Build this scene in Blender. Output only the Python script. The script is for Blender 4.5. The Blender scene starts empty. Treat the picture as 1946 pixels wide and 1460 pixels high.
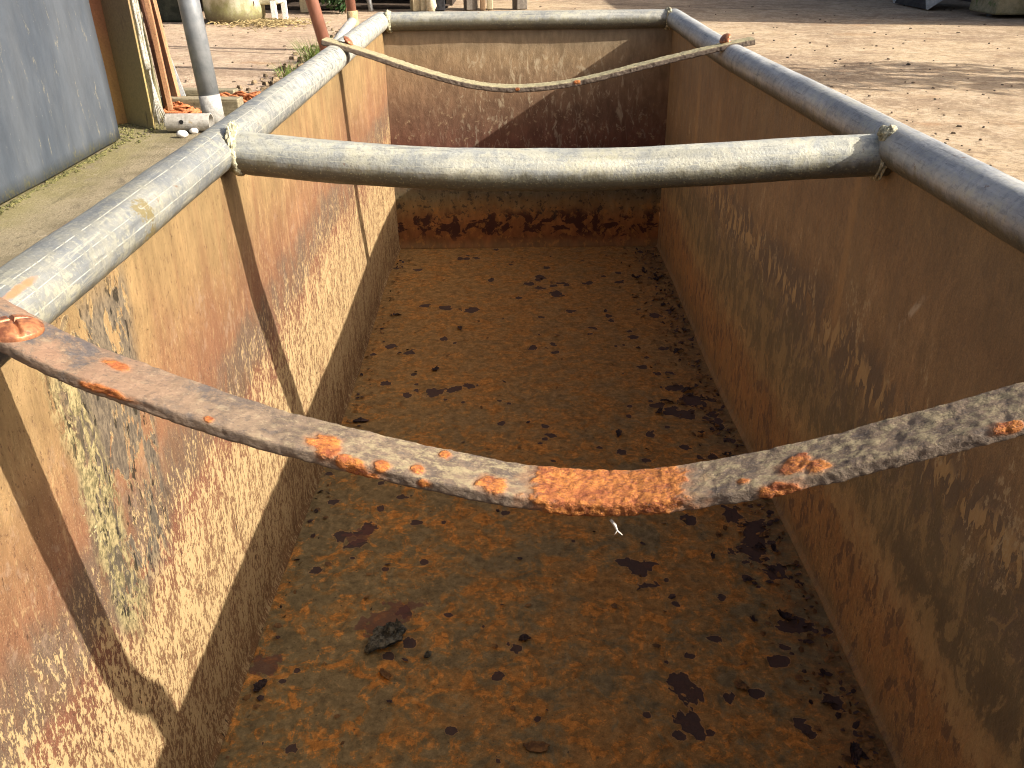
import bpy, math, random
import numpy as np
from mathutils import Vector, Matrix
R = math.radians
scene = bpy.context.scene
# ------------------------------------------------------------------ camera
CF, CP, CY, CR, CH = 1606.46, 0.495458, -0.001722, -0.011050, 0.278636
cam = bpy.data.cameras.new("camera"); co = bpy.data.objects.new("camera", cam); scene.collection.objects.link(co)
cp, sp = math.cos(CP), math.sin(CP)
Fv = Vector((math.sin(CY)*cp, math.cos(CY)*cp, -sp)); Rv = Vector((math.cos(CY), -math.sin(CY), 0)); Uv = Rv.cross(Fv)
R2 = Rv*math.cos(CR)+Uv*math.sin(CR); U2 = -Rv*math.sin(CR)+Uv*math.cos(CR)
mw = Matrix((R2, U2, -Fv)).transposed().to_4x4(); mw.translation = (0, 0, CH); co.matrix_world = mw
cam.sensor_fit = 'HORIZONTAL'; cam.sensor_width = 36; cam.lens = CF/1946*36; cam.clip_start = .01; cam.clip_end = 1000
scene.camera = co
# ------------------------------------------------------------------ light
SUN = Vector((-1, .28, -.66)).normalized()          # the way the sunlight travels
EL = math.asin(-SUN.z)
w = bpy.data.worlds.new("World"); scene.world = w; w.use_nodes = True
wn = w.node_tree; bg = wn.nodes['Background']
sky = wn.nodes.new('ShaderNodeTexSky'); sky.sky_type = 'NISHITA'; sky.sun_disc = False
sky.sun_elevation = EL; sky.sun_rotation = math.atan2(-SUN.x, -SUN.y)
sky.dust_density = 6.0; sky.air_density = .7; sky.ozone_density = .3
wn.links.new(sky.outputs[0], bg.inputs[0]); bg.inputs[1].default_value = .09
sl = bpy.data.lights.new("sun", 'SUN'); sl.energy = 4.2; sl.angle = R(.5); sl.color = (1, .93, .82)
so = bpy.data.objects.new("sun", sl); scene.collection.objects.link(so)
so.rotation_euler = (-SUN).to_track_quat('Z', 'Y').to_euler(); so.location = (6, -3, 5)
scene.view_settings.view_transform = 'Standard'; scene.view_settings.look = 'None'
scene.view_settings.exposure = 1.2; scene.view_settings.gamma = 1
scene.cycles.pixel_filter_type = 'BLACKMAN_HARRIS'; scene.cycles.filter_width = 1.05
scene.cycles.max_bounces = 8; scene.cycles.diffuse_bounces = 5

# ------------------------------------------------------------------ node helpers
class Mat:
    def __init__(s, name, rough=.8, metal=0.0, spec=.3):
        s.m = bpy.data.materials.new(name); s.m.use_nodes = True; s.t = s.m.node_tree
        s.b = s.t.nodes['Principled BSDF']
        s.b.inputs['Roughness'].default_value = rough; s.b.inputs['Metallic'].default_value = metal
        s.b.inputs['Specular IOR Level'].default_value = spec
        s.tc = s.t.nodes.new('ShaderNodeTexCoord'); s.P = s.tc.outputs['Object']
        s._x = None
    def put(s, sock, v):
        if isinstance(v, bpy.types.NodeSocket): s.t.links.new(v, sock)
        else:
            if isinstance(v, (tuple, list)) and len(v) == 3 and sock.type == 'RGBA': v = (*v, 1)
            sock.default_value = v
    def xyz(s):
        if s._x is None:
            s._x = s.t.nodes.new('ShaderNodeSeparateXYZ'); s.t.links.new(s.P, s._x.inputs[0])
        return s._x.outputs
    def map(s, sc, loc=(0, 0, 0), rot=(0, 0, 0)):
        n = s.t.nodes.new('ShaderNodeMapping'); s.t.links.new(s.P, n.inputs[0])
        n.inputs['Scale'].default_value = sc; n.inputs['Location'].default_value = loc; n.inputs['Rotation'].default_value = rot
        return n.outputs[0]
    def noise(s, sc, det=4, rough=.55, vec=None, dist=0.0, loc=(0, 0, 0), rot=(0, 0, 0)):
        n = s.t.nodes.new('ShaderNodeTexNoise')
        if isinstance(sc, tuple) or loc != (0, 0, 0) or rot != (0, 0, 0):
            if not isinstance(sc, tuple): sc = (sc,)*3
            s.t.links.new(s.map(sc, loc, rot), n.inputs['Vector']); n.inputs['Scale'].default_value = 1
        else:
            s.t.links.new(vec or s.P, n.inputs['Vector']); n.inputs['Scale'].default_value = sc
        n.inputs['Detail'].default_value = det; n.inputs['Roughness'].default_value = rough; n.inputs['Distortion'].default_value = dist
        return n.outputs[0]
    def voro(s, sc, feat='F1', vec=None, rnd=1.0, out='Distance'):
        n = s.t.nodes.new('ShaderNodeTexVoronoi'); n.feature = feat
        if isinstance(sc, tuple): s.t.links.new(s.map(sc), n.inputs['Vector']); n.inputs['Scale'].default_value = 1
        else: s.t.links.new(vec or s.P, n.inputs['Vector']); n.inputs['Scale'].default_value = sc
        n.inputs['Randomness'].default_value = rnd
        return n.outputs[out]
    def attr(s, name):
        n = s.t.nodes.new('ShaderNodeAttribute'); n.attribute_name = name; return n.outputs['Fac']
    def ma(s, op, a, b=0.0, c=None, clamp=False):
        n = s.t.nodes.new('ShaderNodeMath'); n.operation = op; n.use_clamp = clamp
        s.put(n.inputs[0], a); s.put(n.inputs[1], b)
        if c is not None: s.put(n.inputs[2], c)
        return n.outputs[0]
    def add(s, a, b): return s.ma('ADD', a, b)
    def sub(s, a, b): return s.ma('SUBTRACT', a, b)
    def mul(s, *a):
        r = a[0]
        for b in a[1:]: r = s.ma('MULTIPLY', r, b)
        return r
    def mx(s, a, b): return s.ma('MAXIMUM', a, b)
    def ss(s, x, a, b, lo=0.0, hi=1.0):
        n = s.t.nodes.new('ShaderNodeMapRange'); n.interpolation_type = 'SMOOTHSTEP'
        s.put(n.inputs[0], x)
        if a > b: a, b, lo, hi = b, a, hi, lo
        for i, v in enumerate((a, b, lo, hi)): n.inputs[i+1].default_value = v
        return n.outputs[0]
    def band(s, x, a, b, e): return s.mul(s.ss(x, a-e, a+e), s.ss(x, b+e, b-e))
    def ramp(s, x, stops, interp='LINEAR'):
        n = s.t.nodes.new('ShaderNodeValToRGB'); n.color_ramp.interpolation = interp
        el = n.color_ramp.elements
        while len(el) < len(stops): el.new(.5)
        for e, (p, c) in zip(el, stops): e.position = p; e.color = (*c, 1)
        s.put(n.inputs[0], x); return n.outputs[0]
    def mix(s, f, a, b, bt='MIX'):
        n = s.t.nodes.new('ShaderNodeMix'); n.data_type = 'RGBA'; n.blend_type = bt; n.clamp_factor = True
        s.put(n.inputs[0], f); s.put(n.inputs[6], a); s.put(n.inputs[7], b); return n.outputs[2]
    def vary(s, col, fac, lo, hi):                    # multiply the colour by lo..hi
        v = s.ss(fac, .25, .75, lo, hi); c = s.t.nodes.new('ShaderNodeCombineXYZ')
        for i in range(3): s.t.links.new(v, c.inputs[i])
        return s.mix(1.0, col, c.outputs[0], 'MULTIPLY')
    def tint(s, c, k): return s.mix(1.0, c, k if isinstance(k, tuple) else (k, k, k), 'MULTIPLY')
    def gain(s, c, k):
        n = s.t.nodes.new('ShaderNodeVectorMath'); n.operation = 'SCALE'; s.put(n.inputs[0], c); n.inputs['Scale'].default_value = k; return n.outputs[0]
    def bump(s, h, strength=.5, dist=.01):
        n = s.t.nodes.new('ShaderNodeBump'); s.put(n.inputs['Height'], h)
        n.inputs['Strength'].default_value = strength; n.inputs['Distance'].default_value = dist
        s.t.links.new(n.outputs[0], s.b.inputs['Normal'])
    def done(s, col, rough=None):
        s.put(s.b.inputs['Base Color'], col)
        if rough is not None: s.put(s.b.inputs['Roughness'], rough)
        return s.m

# ------------------------------------------------------------------ object helpers
COL = scene.collection
def lin(r, g, b):
    f = lambda c: (c/255/12.92 if c <= 10 else ((c/255+.055)/1.055)**2.4)
    return (f(r), f(g), f(b))
def link(name, me, mat=None, parent=None, loc=(0, 0, 0), rot=(0, 0, 0), smooth=False):
    o = bpy.data.objects.new(name, me); COL.objects.link(o); o.location = loc; o.rotation_euler = rot
    if mat: me.materials.append(mat)
    if parent: o.parent = parent
    if smooth: me.polygons.foreach_set('use_smooth', [True]*len(me.polygons))
    return o
def tag(o, label, cat, group=None):
    o['label'] = label; o['category'] = cat
    if group: o['group'] = group
    return o
def thing(name, label, cat, loc=(0, 0, 0), rot=(0, 0, 0), group=None):
    o = bpy.data.objects.new(name, None); COL.objects.link(o); o.location = loc; o.rotation_euler = rot
    o.empty_display_size = .1
    return tag(o, label, cat, group)
def structure(o): o['kind'] = 'structure'; return o
class MB:
    def __init__(s): s.v = []; s.f = []
    def quadgrid(s, P, closed_u=False, closed_v=False):   # P [nu][nv] points
        nu, nv = len(P), len(P[0]); b = len(s.v)
        for r in P: s.v += [tuple(p) for p in r]
        for i in range(nu if closed_u else nu-1):
            for j in range(nv if closed_v else nv-1):
                i2, j2 = (i+1) % nu, (j+1) % nv
                s.f.append((b+i*nv+j, b+i2*nv+j, b+i2*nv+j2, b+i*nv+j2))
        return s
    def box(s, c, d, rot=None, taper=1.0):
        b = len(s.v); m = rot or Matrix.Identity(3)
        for z in (-1, 1):
            k = taper if z > 0 else 1
            for x, y in ((-1, -1), (1, -1), (1, 1), (-1, 1)):
                p = m @ Vector((x*d[0]/2*k, y*d[1]/2*k, z*d[2]/2)); s.v.append((p.x+c[0], p.y+c[1], p.z+c[2]))
        s.f += [tuple(b+i for i in q) for q in ((3, 2, 1, 0), (4, 5, 6, 7), (0, 1, 5, 4), (1, 2, 6, 5), (2, 3, 7, 6), (3, 0, 4, 7))]
        return s
    def tube(s, pts, rad, n=16, cap=True, up=Vector((0, 0, 1))):
        pts = [Vector(p) for p in pts]; P = []
        rads = rad if isinstance(rad, (list, tuple)) else [rad]*len(pts)
        prev = None
        for i, p in enumerate(pts):
            t = (pts[min(i+1, len(pts)-1)]-pts[max(i-1, 0)]).normalized()
            if prev is None:
                a = up if abs(t.dot(up)) < .9 else Vector((1, 0, 0)); x = t.cross(a).normalized()
            else: x = (prev - t*prev.dot(t)).normalized()
            prev = x; y = t.cross(x)
            P.append([p+(x*math.cos(2*math.pi*j/n)+y*math.sin(2*math.pi*j/n))*rads[i] for j in range(n)])
        b = len(s.v); s.quadgrid(P, closed_v=True)
        if cap:
            s.f.append(tuple(b+j for j in range(n))); e = b+(len(pts)-1)*n; s.f.append(tuple(e+n-1-j for j in range(n)))
        return s
    def prism(s, poly, h0, h1, axis=2):                   # polygon extruded
        b = len(s.v); n = len(poly)
        for h in (h0, h1):
            for q in poly: s.v.append((q[0], q[1], h) if axis == 2 else ((q[0], h, q[1]) if axis == 1 else (h, q[0], q[1])))
        s.f += [tuple(b+i for i in range(n))[::-1], tuple(b+n+i for i in range(n))]
        s.f += [(b+i, b+(i+1) % n, b+n+(i+1) % n, b+n+i) for i in range(n)]
        return s
    def lathe(s, prof, n=32, c=(0, 0, 0)):
        return s.quadgrid([[(c[0]+r*math.cos(2*math.pi*j/n), c[1]+r*math.sin(2*math.pi*j/n), c[2]+z) for j in range(n)] for r, z in prof], closed_v=True)
    def mesh(s, name):
        me = bpy.data.meshes.new(name); me.from_pydata(s.v, [], s.f); me.update(); return me
    def build(s, name, mat, parent=None, loc=(0, 0, 0), rot=(0, 0, 0), smooth=False, bevel=0.0):
        o = link(name, s.mesh(name), mat, parent, loc, rot, smooth)
        if bevel:
            b = o.modifiers.new('bevel', 'BEVEL'); b.width = bevel; b.segments = 2; b.limit_method = 'ANGLE'; b.angle_limit = R(40)
        return o
def grid_mesh(name, X, Y, Z, attrs=None, flip=False):      # numpy arrays [nu,nv]
    nu, nv = X.shape; me = bpy.data.meshes.new(name)
    co_ = np.stack([X, Y, Z], -1).reshape(-1, 3).astype(np.float32)
    i, j = np.meshgrid(np.arange(nu-1), np.arange(nv-1), indexing='ij'); a = (i*nv+j).ravel()
    q = np.stack([a, a+nv, a+nv+1, a+1], -1)
    if flip: q = q[:, ::-1]
    me.vertices.add(len(co_)); me.vertices.foreach_set('co', co_.ravel())
    nf = len(q); me.loops.add(nf*4); me.polygons.add(nf)
    me.loops.foreach_set('vertex_index', q.ravel().astype(np.int32))
    me.polygons.foreach_set('loop_start', np.arange(0, nf*4, 4, dtype=np.int32))
    me.polygons.foreach_set('use_smooth', np.ones(nf, bool))
    me.update(calc_edges=True); me.validate()
    for k, v in (attrs or {}).items():
        at = me.attributes.new(k, 'FLOAT', 'POINT'); at.data.foreach_set('value', np.ascontiguousarray(v, np.float32).ravel())
    return me
rng = np.random.default_rng(7); random.seed(7)
LAT = rng.random((256, 256)).astype(np.float32)
def vn(x, y):                                             # smooth value noise, 0..1
    xi = np.floor(x).astype(int); yi = np.floor(y).astype(int); fx = x-xi; fy = y-yi
    fx = fx*fx*(3-2*fx); fy = fy*fy*(3-2*fy); g = lambda a, b: LAT[a % 256, b % 256]
    return (g(xi, yi)*(1-fx)+g(xi+1, yi)*fx)*(1-fy)+(g(xi, yi+1)*(1-fx)+g(xi+1, yi+1)*fx)*fy
def fbm(x, y, o=4, s=0):
    r = 0; a = .5; t = 0
    for k in range(o): r = r+a*vn(x*2**k+17.3*k+s*31.7, y*2**k+9.1*k+s*13.9); t += a; a *= .55
    return r/t
def ray(u, v):
    return Fv+R2*((u-973)/CF)+U2*((730-v)/CF)
def at(u, v, axis, val):                                  # a pixel of the photograph on the plane axis = val
    d = ray(u, v); o = Vector((0, 0, CH)); return o+d*((val-o[axis])/d[axis])
ip = lambda t, pts: np.interp(t, [p[0] for p in pts], [p[1] for p in pts])

# ------------------------------------------------------------------ trough layout
G = -.86; ZF = -.80; Y0 = -.12; Y1 = 3.115; RR = .03
RL = [(-.2, -.4235), (1.2, -.4235), (1.7, -.425), (2.2, -.430), (2.7, -.438), (3.2, -.438)]
RRt = [(-.2, .550), (1.1, .549), (1.5, .546), (1.9, .536), (2.25, .531), (2.5, .540), (3.2, .564)]
FLp = [(-.2, -.455), (.82, -.453), (1.3, -.449), (1.6, -.444), (2.0, -.435), (2.35, -.440), (2.7, -.444), (3.2, -.435)]
FRp = [(-.2, .557), (.82, .557), (.95, .561), (1.7, .558), (1.85, .554), (2.02, .546), (2.3, .556), (3.2, .565)]
def smooth_ip(t, pts):
    t = np.asarray(t, float); return sum(ip(t+d, pts) for d in (-.2, -.1, 0, .1, .2))/5
railL = lambda y: smooth_ip(y, RL); railR = lambda y: smooth_ip(y, RRt)
flL = lambda y: smooth_ip(y, FLp); flR = lambda y: smooth_ip(y, FRp)

# ------------------------------------------------------------------ materials of the trough
def mat_galv(name, seam=(), whiten=False, ca=(.165, .175, .178), cb=(.25, .248, .215), mott=.55, grime=(-.45, -.8), ax=1):
    m = Mat(name, .5, .25, .4)
    a, l = m.attr('ang'), m.attr('len')
    n1 = m.noise(14, 6, .65, dist=.6); n2 = m.noise(70, 5, .7, dist=.5); n3 = m.noise(260, 3, .6); n4 = m.noise(5, 3)
    c = m.mix(m.ss(n1, .38, .62), ca, cb)
    c = m.mix(m.mul(m.ss(n2, .5, .62), .7*mott), c, (.17, .185, .195))
    c = m.mix(m.mul(m.ss(n2, .50, .40), m.ss(n4, .4, .62), .9*mott), c, (.47, .45, .32))
    c = m.mix(m.mul(m.ss(n3, .58, .68), .5*mott), c, (.54, .52, .38))
    c = m.mix(m.mul(m.ss(n3, .42, .34), .55*mott), c, (.14, .14, .12))
    sv = [48, 48, 48]; sv[ax] = 2.6; lo_ = m.noise(tuple(sv), 5, .65); sv = [120, 120, 120]; sv[ax] = 9; l2 = m.noise(tuple(sv), 4, .65)
    c = m.vary(c, lo_, .74, 1.22); c = m.mix(m.mul(m.ss(l2, .58, .68), .45), c, (.45, .43, .33)); c = m.mix(m.mul(m.ss(l2, .40, .30), .5), c, (.10, .105, .11))
    rsp = m.noise(26, 5, .7, loc=(5, 1, 2)); c = m.mix(m.mul(m.ss(rsp, .65, .70), .7), c, (.20, .11, .06))
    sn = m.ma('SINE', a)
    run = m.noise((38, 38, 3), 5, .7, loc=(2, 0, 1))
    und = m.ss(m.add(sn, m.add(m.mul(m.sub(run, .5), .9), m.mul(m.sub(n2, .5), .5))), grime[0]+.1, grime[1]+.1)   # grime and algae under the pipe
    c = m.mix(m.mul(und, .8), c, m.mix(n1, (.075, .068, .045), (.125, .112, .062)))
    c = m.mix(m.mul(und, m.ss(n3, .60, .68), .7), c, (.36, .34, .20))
    if whiten:
        y = m.xyz()[1]
        c = m.mix(m.mul(m.ss(y, 1.1, 2.3), m.ss(n2, .62, .40), .8), c, (.60, .58, .49))
        for (yc, xo, ln, wd) in ((.645, .020, .034, .0028), (.80, -.016, .05, .0035)):        # rust scrapes
            d = m.add(m.ma('POWER', m.ma('DIVIDE', m.sub(y, yc), ln), 2.0), m.ma('POWER', m.ma('DIVIDE', m.sub(m.xyz()[0], xo-.4235), wd), 2.0))
            c = m.mix(m.ss(m.add(d, m.mul(m.sub(n2, .5), 2.6)), 1.2, .2), c, (.38, .19, .10))
        d = m.add(m.ma('POWER', m.ma('DIVIDE', m.sub(y, .895), .020), 2.0), m.ma('POWER', m.ma('DIVIDE', m.sub(m.xyz()[0], -.399), .007), 2.0))
        c = m.mix(m.mul(m.ss(m.add(d, m.add(m.mul(m.sub(n3, .5), 5), m.mul(m.sub(n2, .5), 5))), 1.0, .2), .85), c, (.19, .15, .06))
    for (a0, wd, col) in seam:
        d = m.ma('ABSOLUTE', m.sub(a, m.add(a0, m.mul(m.sub(m.noise(9, 2), .5), .05))))
        c = m.mix(m.mul(m.ss(d, wd*.7, wd*.1), m.ss(n2, .40, .56), .7), c, col)
    h = m.add(m.mul(n1, .5), m.add(m.mul(n2, .5), m.mul(n3, .35)))
    m.bump(h, .35, .004)
    return m.done(c, m.ss(n2, .3, .7, .38, .62))

def mat_left():
    m = Mat('rusted_side_sheet', .85, 0, .2); X, Y, Z = m.xyz()
    w1 = m.noise((1, 3.2, 2), 3); w2 = m.noise((1, 14, 6), 4, .6)
    st = m.noise((1, 85, 14), 5, .65); st2 = m.noise((1, 240, 95), 5, .68); gr = m.noise(520, 3, .65); big = m.noise((1, 5, 7), 5, .6, dist=.8); mid = m.noise((1, 26, 13), 5, .65, dist=.5)
    zz = m.add(Z, m.add(m.mul(m.sub(w1, .5), .11), m.add(m.mul(m.sub(w2, .5), .07), m.mul(m.sub(st, .5), .05))))
    f = m.ma('ADD', m.ma('DIVIDE', zz, .8), 1.0)
    c = m.ramp(f, [(0, (.30, .175, .075)), (.10, (.36, .215, .095)), (.40, (.29, .165, .085)), (.475, (.255, .115, .066)), (.53, (.25, .105, .064)),
                   (.555, (.19, .12, .075)), (.64, (.22, .135, .08)), (.68, (.28, .145, .078)), (.76, (.32, .185, .09)), (.84, (.36, .24, .11)), (1, (.35, .26, .125))])
    c = m.vary(c, big, .84, 1.16); c = m.vary(c, st, .84, 1.16); c = m.vary(c, mid, .86, 1.12)
    # reddish stain hanging below the edge and pale runs
    rs = m.noise((1, 26, 2.6), 4, .6, loc=(0, 3, 0)); rb = m.noise((1, 7, 2), 4, .6, loc=(0, 6, 0))
    c = m.mix(m.mul(m.ss(rb, .47, .62), m.band(Z, -.42, -.10, .07), .55), c, (.25, .12, .065))
    c = m.mix(m.mul(m.ss(rs, .55, .68), m.band(Z, -.40, -.03, .06), .4), c, (.28, .14, .07))
    c = m.mix(m.mul(m.ss(rs, .44, .34), m.band(Z, -.30, -.02, .05), .28), c, (.52, .37, .19))
    # grey-brown smear along an old waterline
    c = m.mix(m.mul(m.band(zz, -.36, -.27, .025), m.ss(mid, .42, .55), .7), c, (.15, .115, .085))
    # pale lime scale left on in flecks, thick below the old waterline
    dens = m.mul(m.ss(zz, -.26, -.47, .12, 1), m.ss(zz, -.82, -.68, .5, 1), m.ss(Z, -.05, -.14))
    fl = m.add(m.mul(st2, .60), m.add(m.mul(st, .20), m.mul(mid, .20)))
    cream = m.ss(m.add(fl, m.mul(dens, .09)), .560, .585)
    c = m.mix(m.mul(cream, m.ss(dens, .02, .25), .92), c, m.mix(gr, (.52, .38, .18), (.74, .58, .31)))
    c = m.mix(m.mul(m.ss(gr, .56, .66), m.ss(zz, -.06, -.2), .55), c, (.50, .35, .20))
    c = m.mix(m.mul(m.ss(st2, .44, .36), m.ss(gr, .62, .42), .8), c, (.13, .065, .038))
    # chalky pink bloom on the middle band
    c = m.mix(m.mul(m.ss(m.noise((1, 40, 34), 6, .78), .53, .66), m.band(zz, -.40, -.14, .05), .4), c, (.46, .35, .25))
    # flaking grey coat and yellow-green lichen close to the near strap
    near = m.mul(m.band(m.add(Y, m.mul(m.sub(w2, .5), .12)), .69, .855, .018), m.band(Z, -.40, -.04, .03))
    pk = m.noise((1, 24, 10), 6, .68, dist=.9, loc=(0, 1.7, .4))
    coat = m.mul(near, m.ss(pk, .47, .495))
    c = m.mix(m.mul(coat, .92), c, m.mix(m.ss(st2, .4, .62), (.105, .095, .075), (.24, .205, .145)))
    c = m.mix(m.mul(near, m.ss(m.ma('ABSOLUTE', m.sub(pk, .482)), .016, .005), m.ss(st2, .42, .52), .8), c, (.58, .46, .24))
    lr = m.mul(m.band(m.sub(m.add(Y, m.mul(m.sub(m.noise((1, 9, 9), 4), .5), .09)), m.mul(m.sub(Z, -.2), -.12)), .675, .735, .012), m.band(m.add(Z, m.mul(m.sub(w2, .5), .2)), -.42, -.07, .06))
    lk = m.noise((1, 75, 34), 5, .68, dist=.8, loc=(0, 2, 7)); lcol = m.mix(m.ss(m.noise((1, 190, 120), 4, .7), .38, .6), (.20, .175, .085), (.50, .43, .22))
    lm = m.mul(lr, m.ss(lk, .455, .49))
    c = m.mix(lm, c, lcol)
    c = m.mix(m.mul(lr, m.ss(lk, .425, .40), .8), c, (.09, .08, .05))
    crk = m.mul(m.mx(near, lr), m.ss(m.noise((1, 90, 36), 4, .6, loc=(0, 6, 6)), .40, .365))
    pits = m.mx(crk, m.mul(near, m.ss(m.noise((1, 60, 22), 3, loc=(0, 4, 4)), .33, .30)))
    c = m.mix(m.mul(pits, .9), c, (.03, .025, .015))
    specks = m.ss(m.noise((1, 150, 60), 2, loc=(0, 9, 2)), .31, .27)
    c = m.mix(m.mul(specks, m.ss(Z, -.35, -.5), .8), c, (.06, .035, .02))
    h = m.add(m.mul(cream, m.ss(dens, .02, .25), .55), m.add(m.mul(st2, .8), m.add(m.mul(lm, lk, 1.6), m.mul(m.add(gr, m.mul(coat, 1.2)), .35))))
    h = m.sub(h, m.mul(m.add(pits, specks), 1.4))
    m.bump(h, .65, .004)
    c = m.tint(c, (.655, .61, .59))
    return m.done(c)

def mat_right():
    m = Mat('shaded_side_sheet', .7, 0, .3); X, Y, Z = m.xyz()
    w1 = m.noise((1, 3, 2), 3); w2 = m.noise((1, 16, 9), 4, .6); st = m.noise((1, 60, 18), 5, .6); st2 = m.noise((1, 180, 80), 5, .68); gr = m.noise(430, 3, .65)
    big = m.noise((1, 6, 5), 5, .6, dist=.6); drip = m.noise((1, 11, .9), 4, .55); mid = m.noise((1, 30, 17), 5, .65, dist=.5, loc=(0, 3, 3))
    zz = m.add(Z, m.add(m.mul(m.sub(w1, .5), .10), m.add(m.mul(m.sub(w2, .5), .09), m.mul(m.sub(st, .5), .05))))
    f = m.ma('ADD', m.ma('DIVIDE', zz, .8), 1.0)
    c = m.ramp(f, [(0, (.15, .085, .03)), (.07, (.19, .105, .036)), (.17, (.205, .105, .034)), (.23, (.185, .105, .038)), (.27, (.26, .165, .065)), (.30, (.23, .15, .06)), (.34, (.13, .095, .042)),
                   (.46, (.145, .105, .05)), (.55, (.15, .095, .045)), (.62, (.18, .11, .05)), (.72, (.19, .12, .055)), (.82, (.165, .098, .043)), (1, (.15, .095, .042))])
    c = m.vary(c, big, .84, 1.18); c = m.vary(c, st, .86, 1.16); c = m.vary(c, gr, .78, 1.22); c = m.vary(c, mid, .84, 1.16); c = m.vary(c, st2, .80, 1.18)
    c = m.mix(m.mul(m.ss(drip, .54, .66), m.band(Z, -.34, -.04, .08), m.ss(Y, 1.0, 1.3), .28), c, (.22, .155, .075))
    c = m.mix(m.mul(m.ss(drip, .45, .36), m.band(Z, -.36, -.10, .08), .28), c, (.105, .078, .052))
    for yc, wd, z0, z1 in ((1.31, .020, -.34, -.05), (2.52, .03, -.42, -.08), (2.22, .02, -.4, -.12)):      # rust drips from bolt holes
        d = m.ma('ABSOLUTE', m.sub(m.add(Y, m.mul(m.sub(w2, .5), .03)), yc))
        c = m.mix(m.mul(m.ss(d, wd, wd*.3), m.band(zz, z0, z1, .05), .5), c, (.30, .175, .065))
    # torn dark coat with tan metal showing through, hanging in short tongues
    t1 = m.noise((1, 52, 20), 4, .5, dist=.5, loc=(0, .4, .9)); t2 = m.noise((1, 13, 9), 6, .66, dist=.7, loc=(0, 5, 1)); cell = m.noise((1, 28, 16), 6, .68, dist=.6, loc=(0, 7, 2))
    zone = m.mul(m.band(zz, -.46, -.29, .03), m.ss(Y, 2.7, 2.1))
    c = m.mix(m.mul(zone, m.ss(t2, .475, .495), .85), c, m.mix(gr, (.070, .052, .036), (.10, .072, .048)))
    ton = m.mul(zone, m.band(m.add(zz, m.mul(m.sub(t2, .5), .12)), -.385, -.315, .02), m.ss(t1, .525, .54))
    c = m.mix(m.mul(ton, .95), c, m.mix(st2, (.25, .165, .07), (.36, .25, .115)))
    # lower coat: olive and dark patches with torn edges
    low = m.band(zz, -.60, -.40, .04)
    c = m.mix(m.mul(low, m.ss(cell, .50, .525), .75), c, (.085, .066, .032))
    c = m.mix(m.mul(low, m.ss(cell, .455, .44), .7), c, (.21, .148, .062))
    c = m.mix(m.mul(low, m.ss(st2, .56, .64), .5), c, (.26, .18, .09))
    c = m.mix(m.mul(m.ss(mid, .54, .60), m.band(zz, -.42, -.22, .05), m.ss(st2, .52, .58), .8), c, (.33, .26, .15))
    nr = m.ss(Y, 1.05, .9)
    d1 = m.add(m.add(Z, m.mul(m.sub(w2, .5), .07)), m.mul(m.sub(st, .5), .05))
    c = m.mix(m.mul(nr, m.band(d1, -.545, -.485, .02), m.ss(cell, .40, .47), .85), c, (.065, .048, .024))
    c = m.mix(m.mul(m.ss(Y, 1.5, 1.1), m.band(d1, -.615, -.560, .012), .75), c, m.mix(st2, (.22, .14, .055), (.33, .225, .10)))
    # rust at the foot of the wall with dark scabs
    foot = m.ss(zz, -.56, -.63)
    c = m.mix(m.mul(foot, m.ss(cell, .47, .58), .5), c, (.235, .105, .030))
    c = m.mix(m.mul(foot, m.ss(m.noise((1, 50, 24), 4, .55, loc=(0, 2, 2)), .555, .58), .85), c, m.mix(gr, (.055, .027, .017), (.10, .045, .022)))
    c = m.mix(m.mul(foot, m.ss(st2, .57, .64), .6), c, (.33, .19, .065))
    c = m.mix(m.mul(foot, m.ss(st2, .42, .36), .6), c, (.085, .048, .022))
    c = m.mix(m.mul(m.ss(Z, -.745, -.785), m.ss(st2, .4, .55), .6), c, (.12, .085, .04))
    # pale scratches, chalk spots
    sc = m.mul(m.ss(m.ma('ABSOLUTE', m.add(m.sub(Y, 1.06), m.mul(m.add(Z, .19), .8))), .010, .003), m.band(Z, -.225, -.155, .014), m.ss(mid, .42, .55))
    c = m.mix(m.mul(sc, .7), c, (.40, .33, .24))
    c = m.mix(m.mul(m.ss(gr, .68, .74), m.ss(zz, -.15, -.3), .7), c, (.36, .26, .13))
    c = m.gain(m.mix(.28, c, (.15, .125, .095)), 1.72)
    h = m.add(m.mul(st2, .8), m.add(m.mul(ton, .5), m.add(m.mul(gr, .35), m.mul(m.mul(foot, cell), 1.0))))
    m.bump(m.add(h, m.mul(cell, .5)), .6, .004)
    return m.done(c, m.ss(st, .3, .7, .5, .85))

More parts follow.
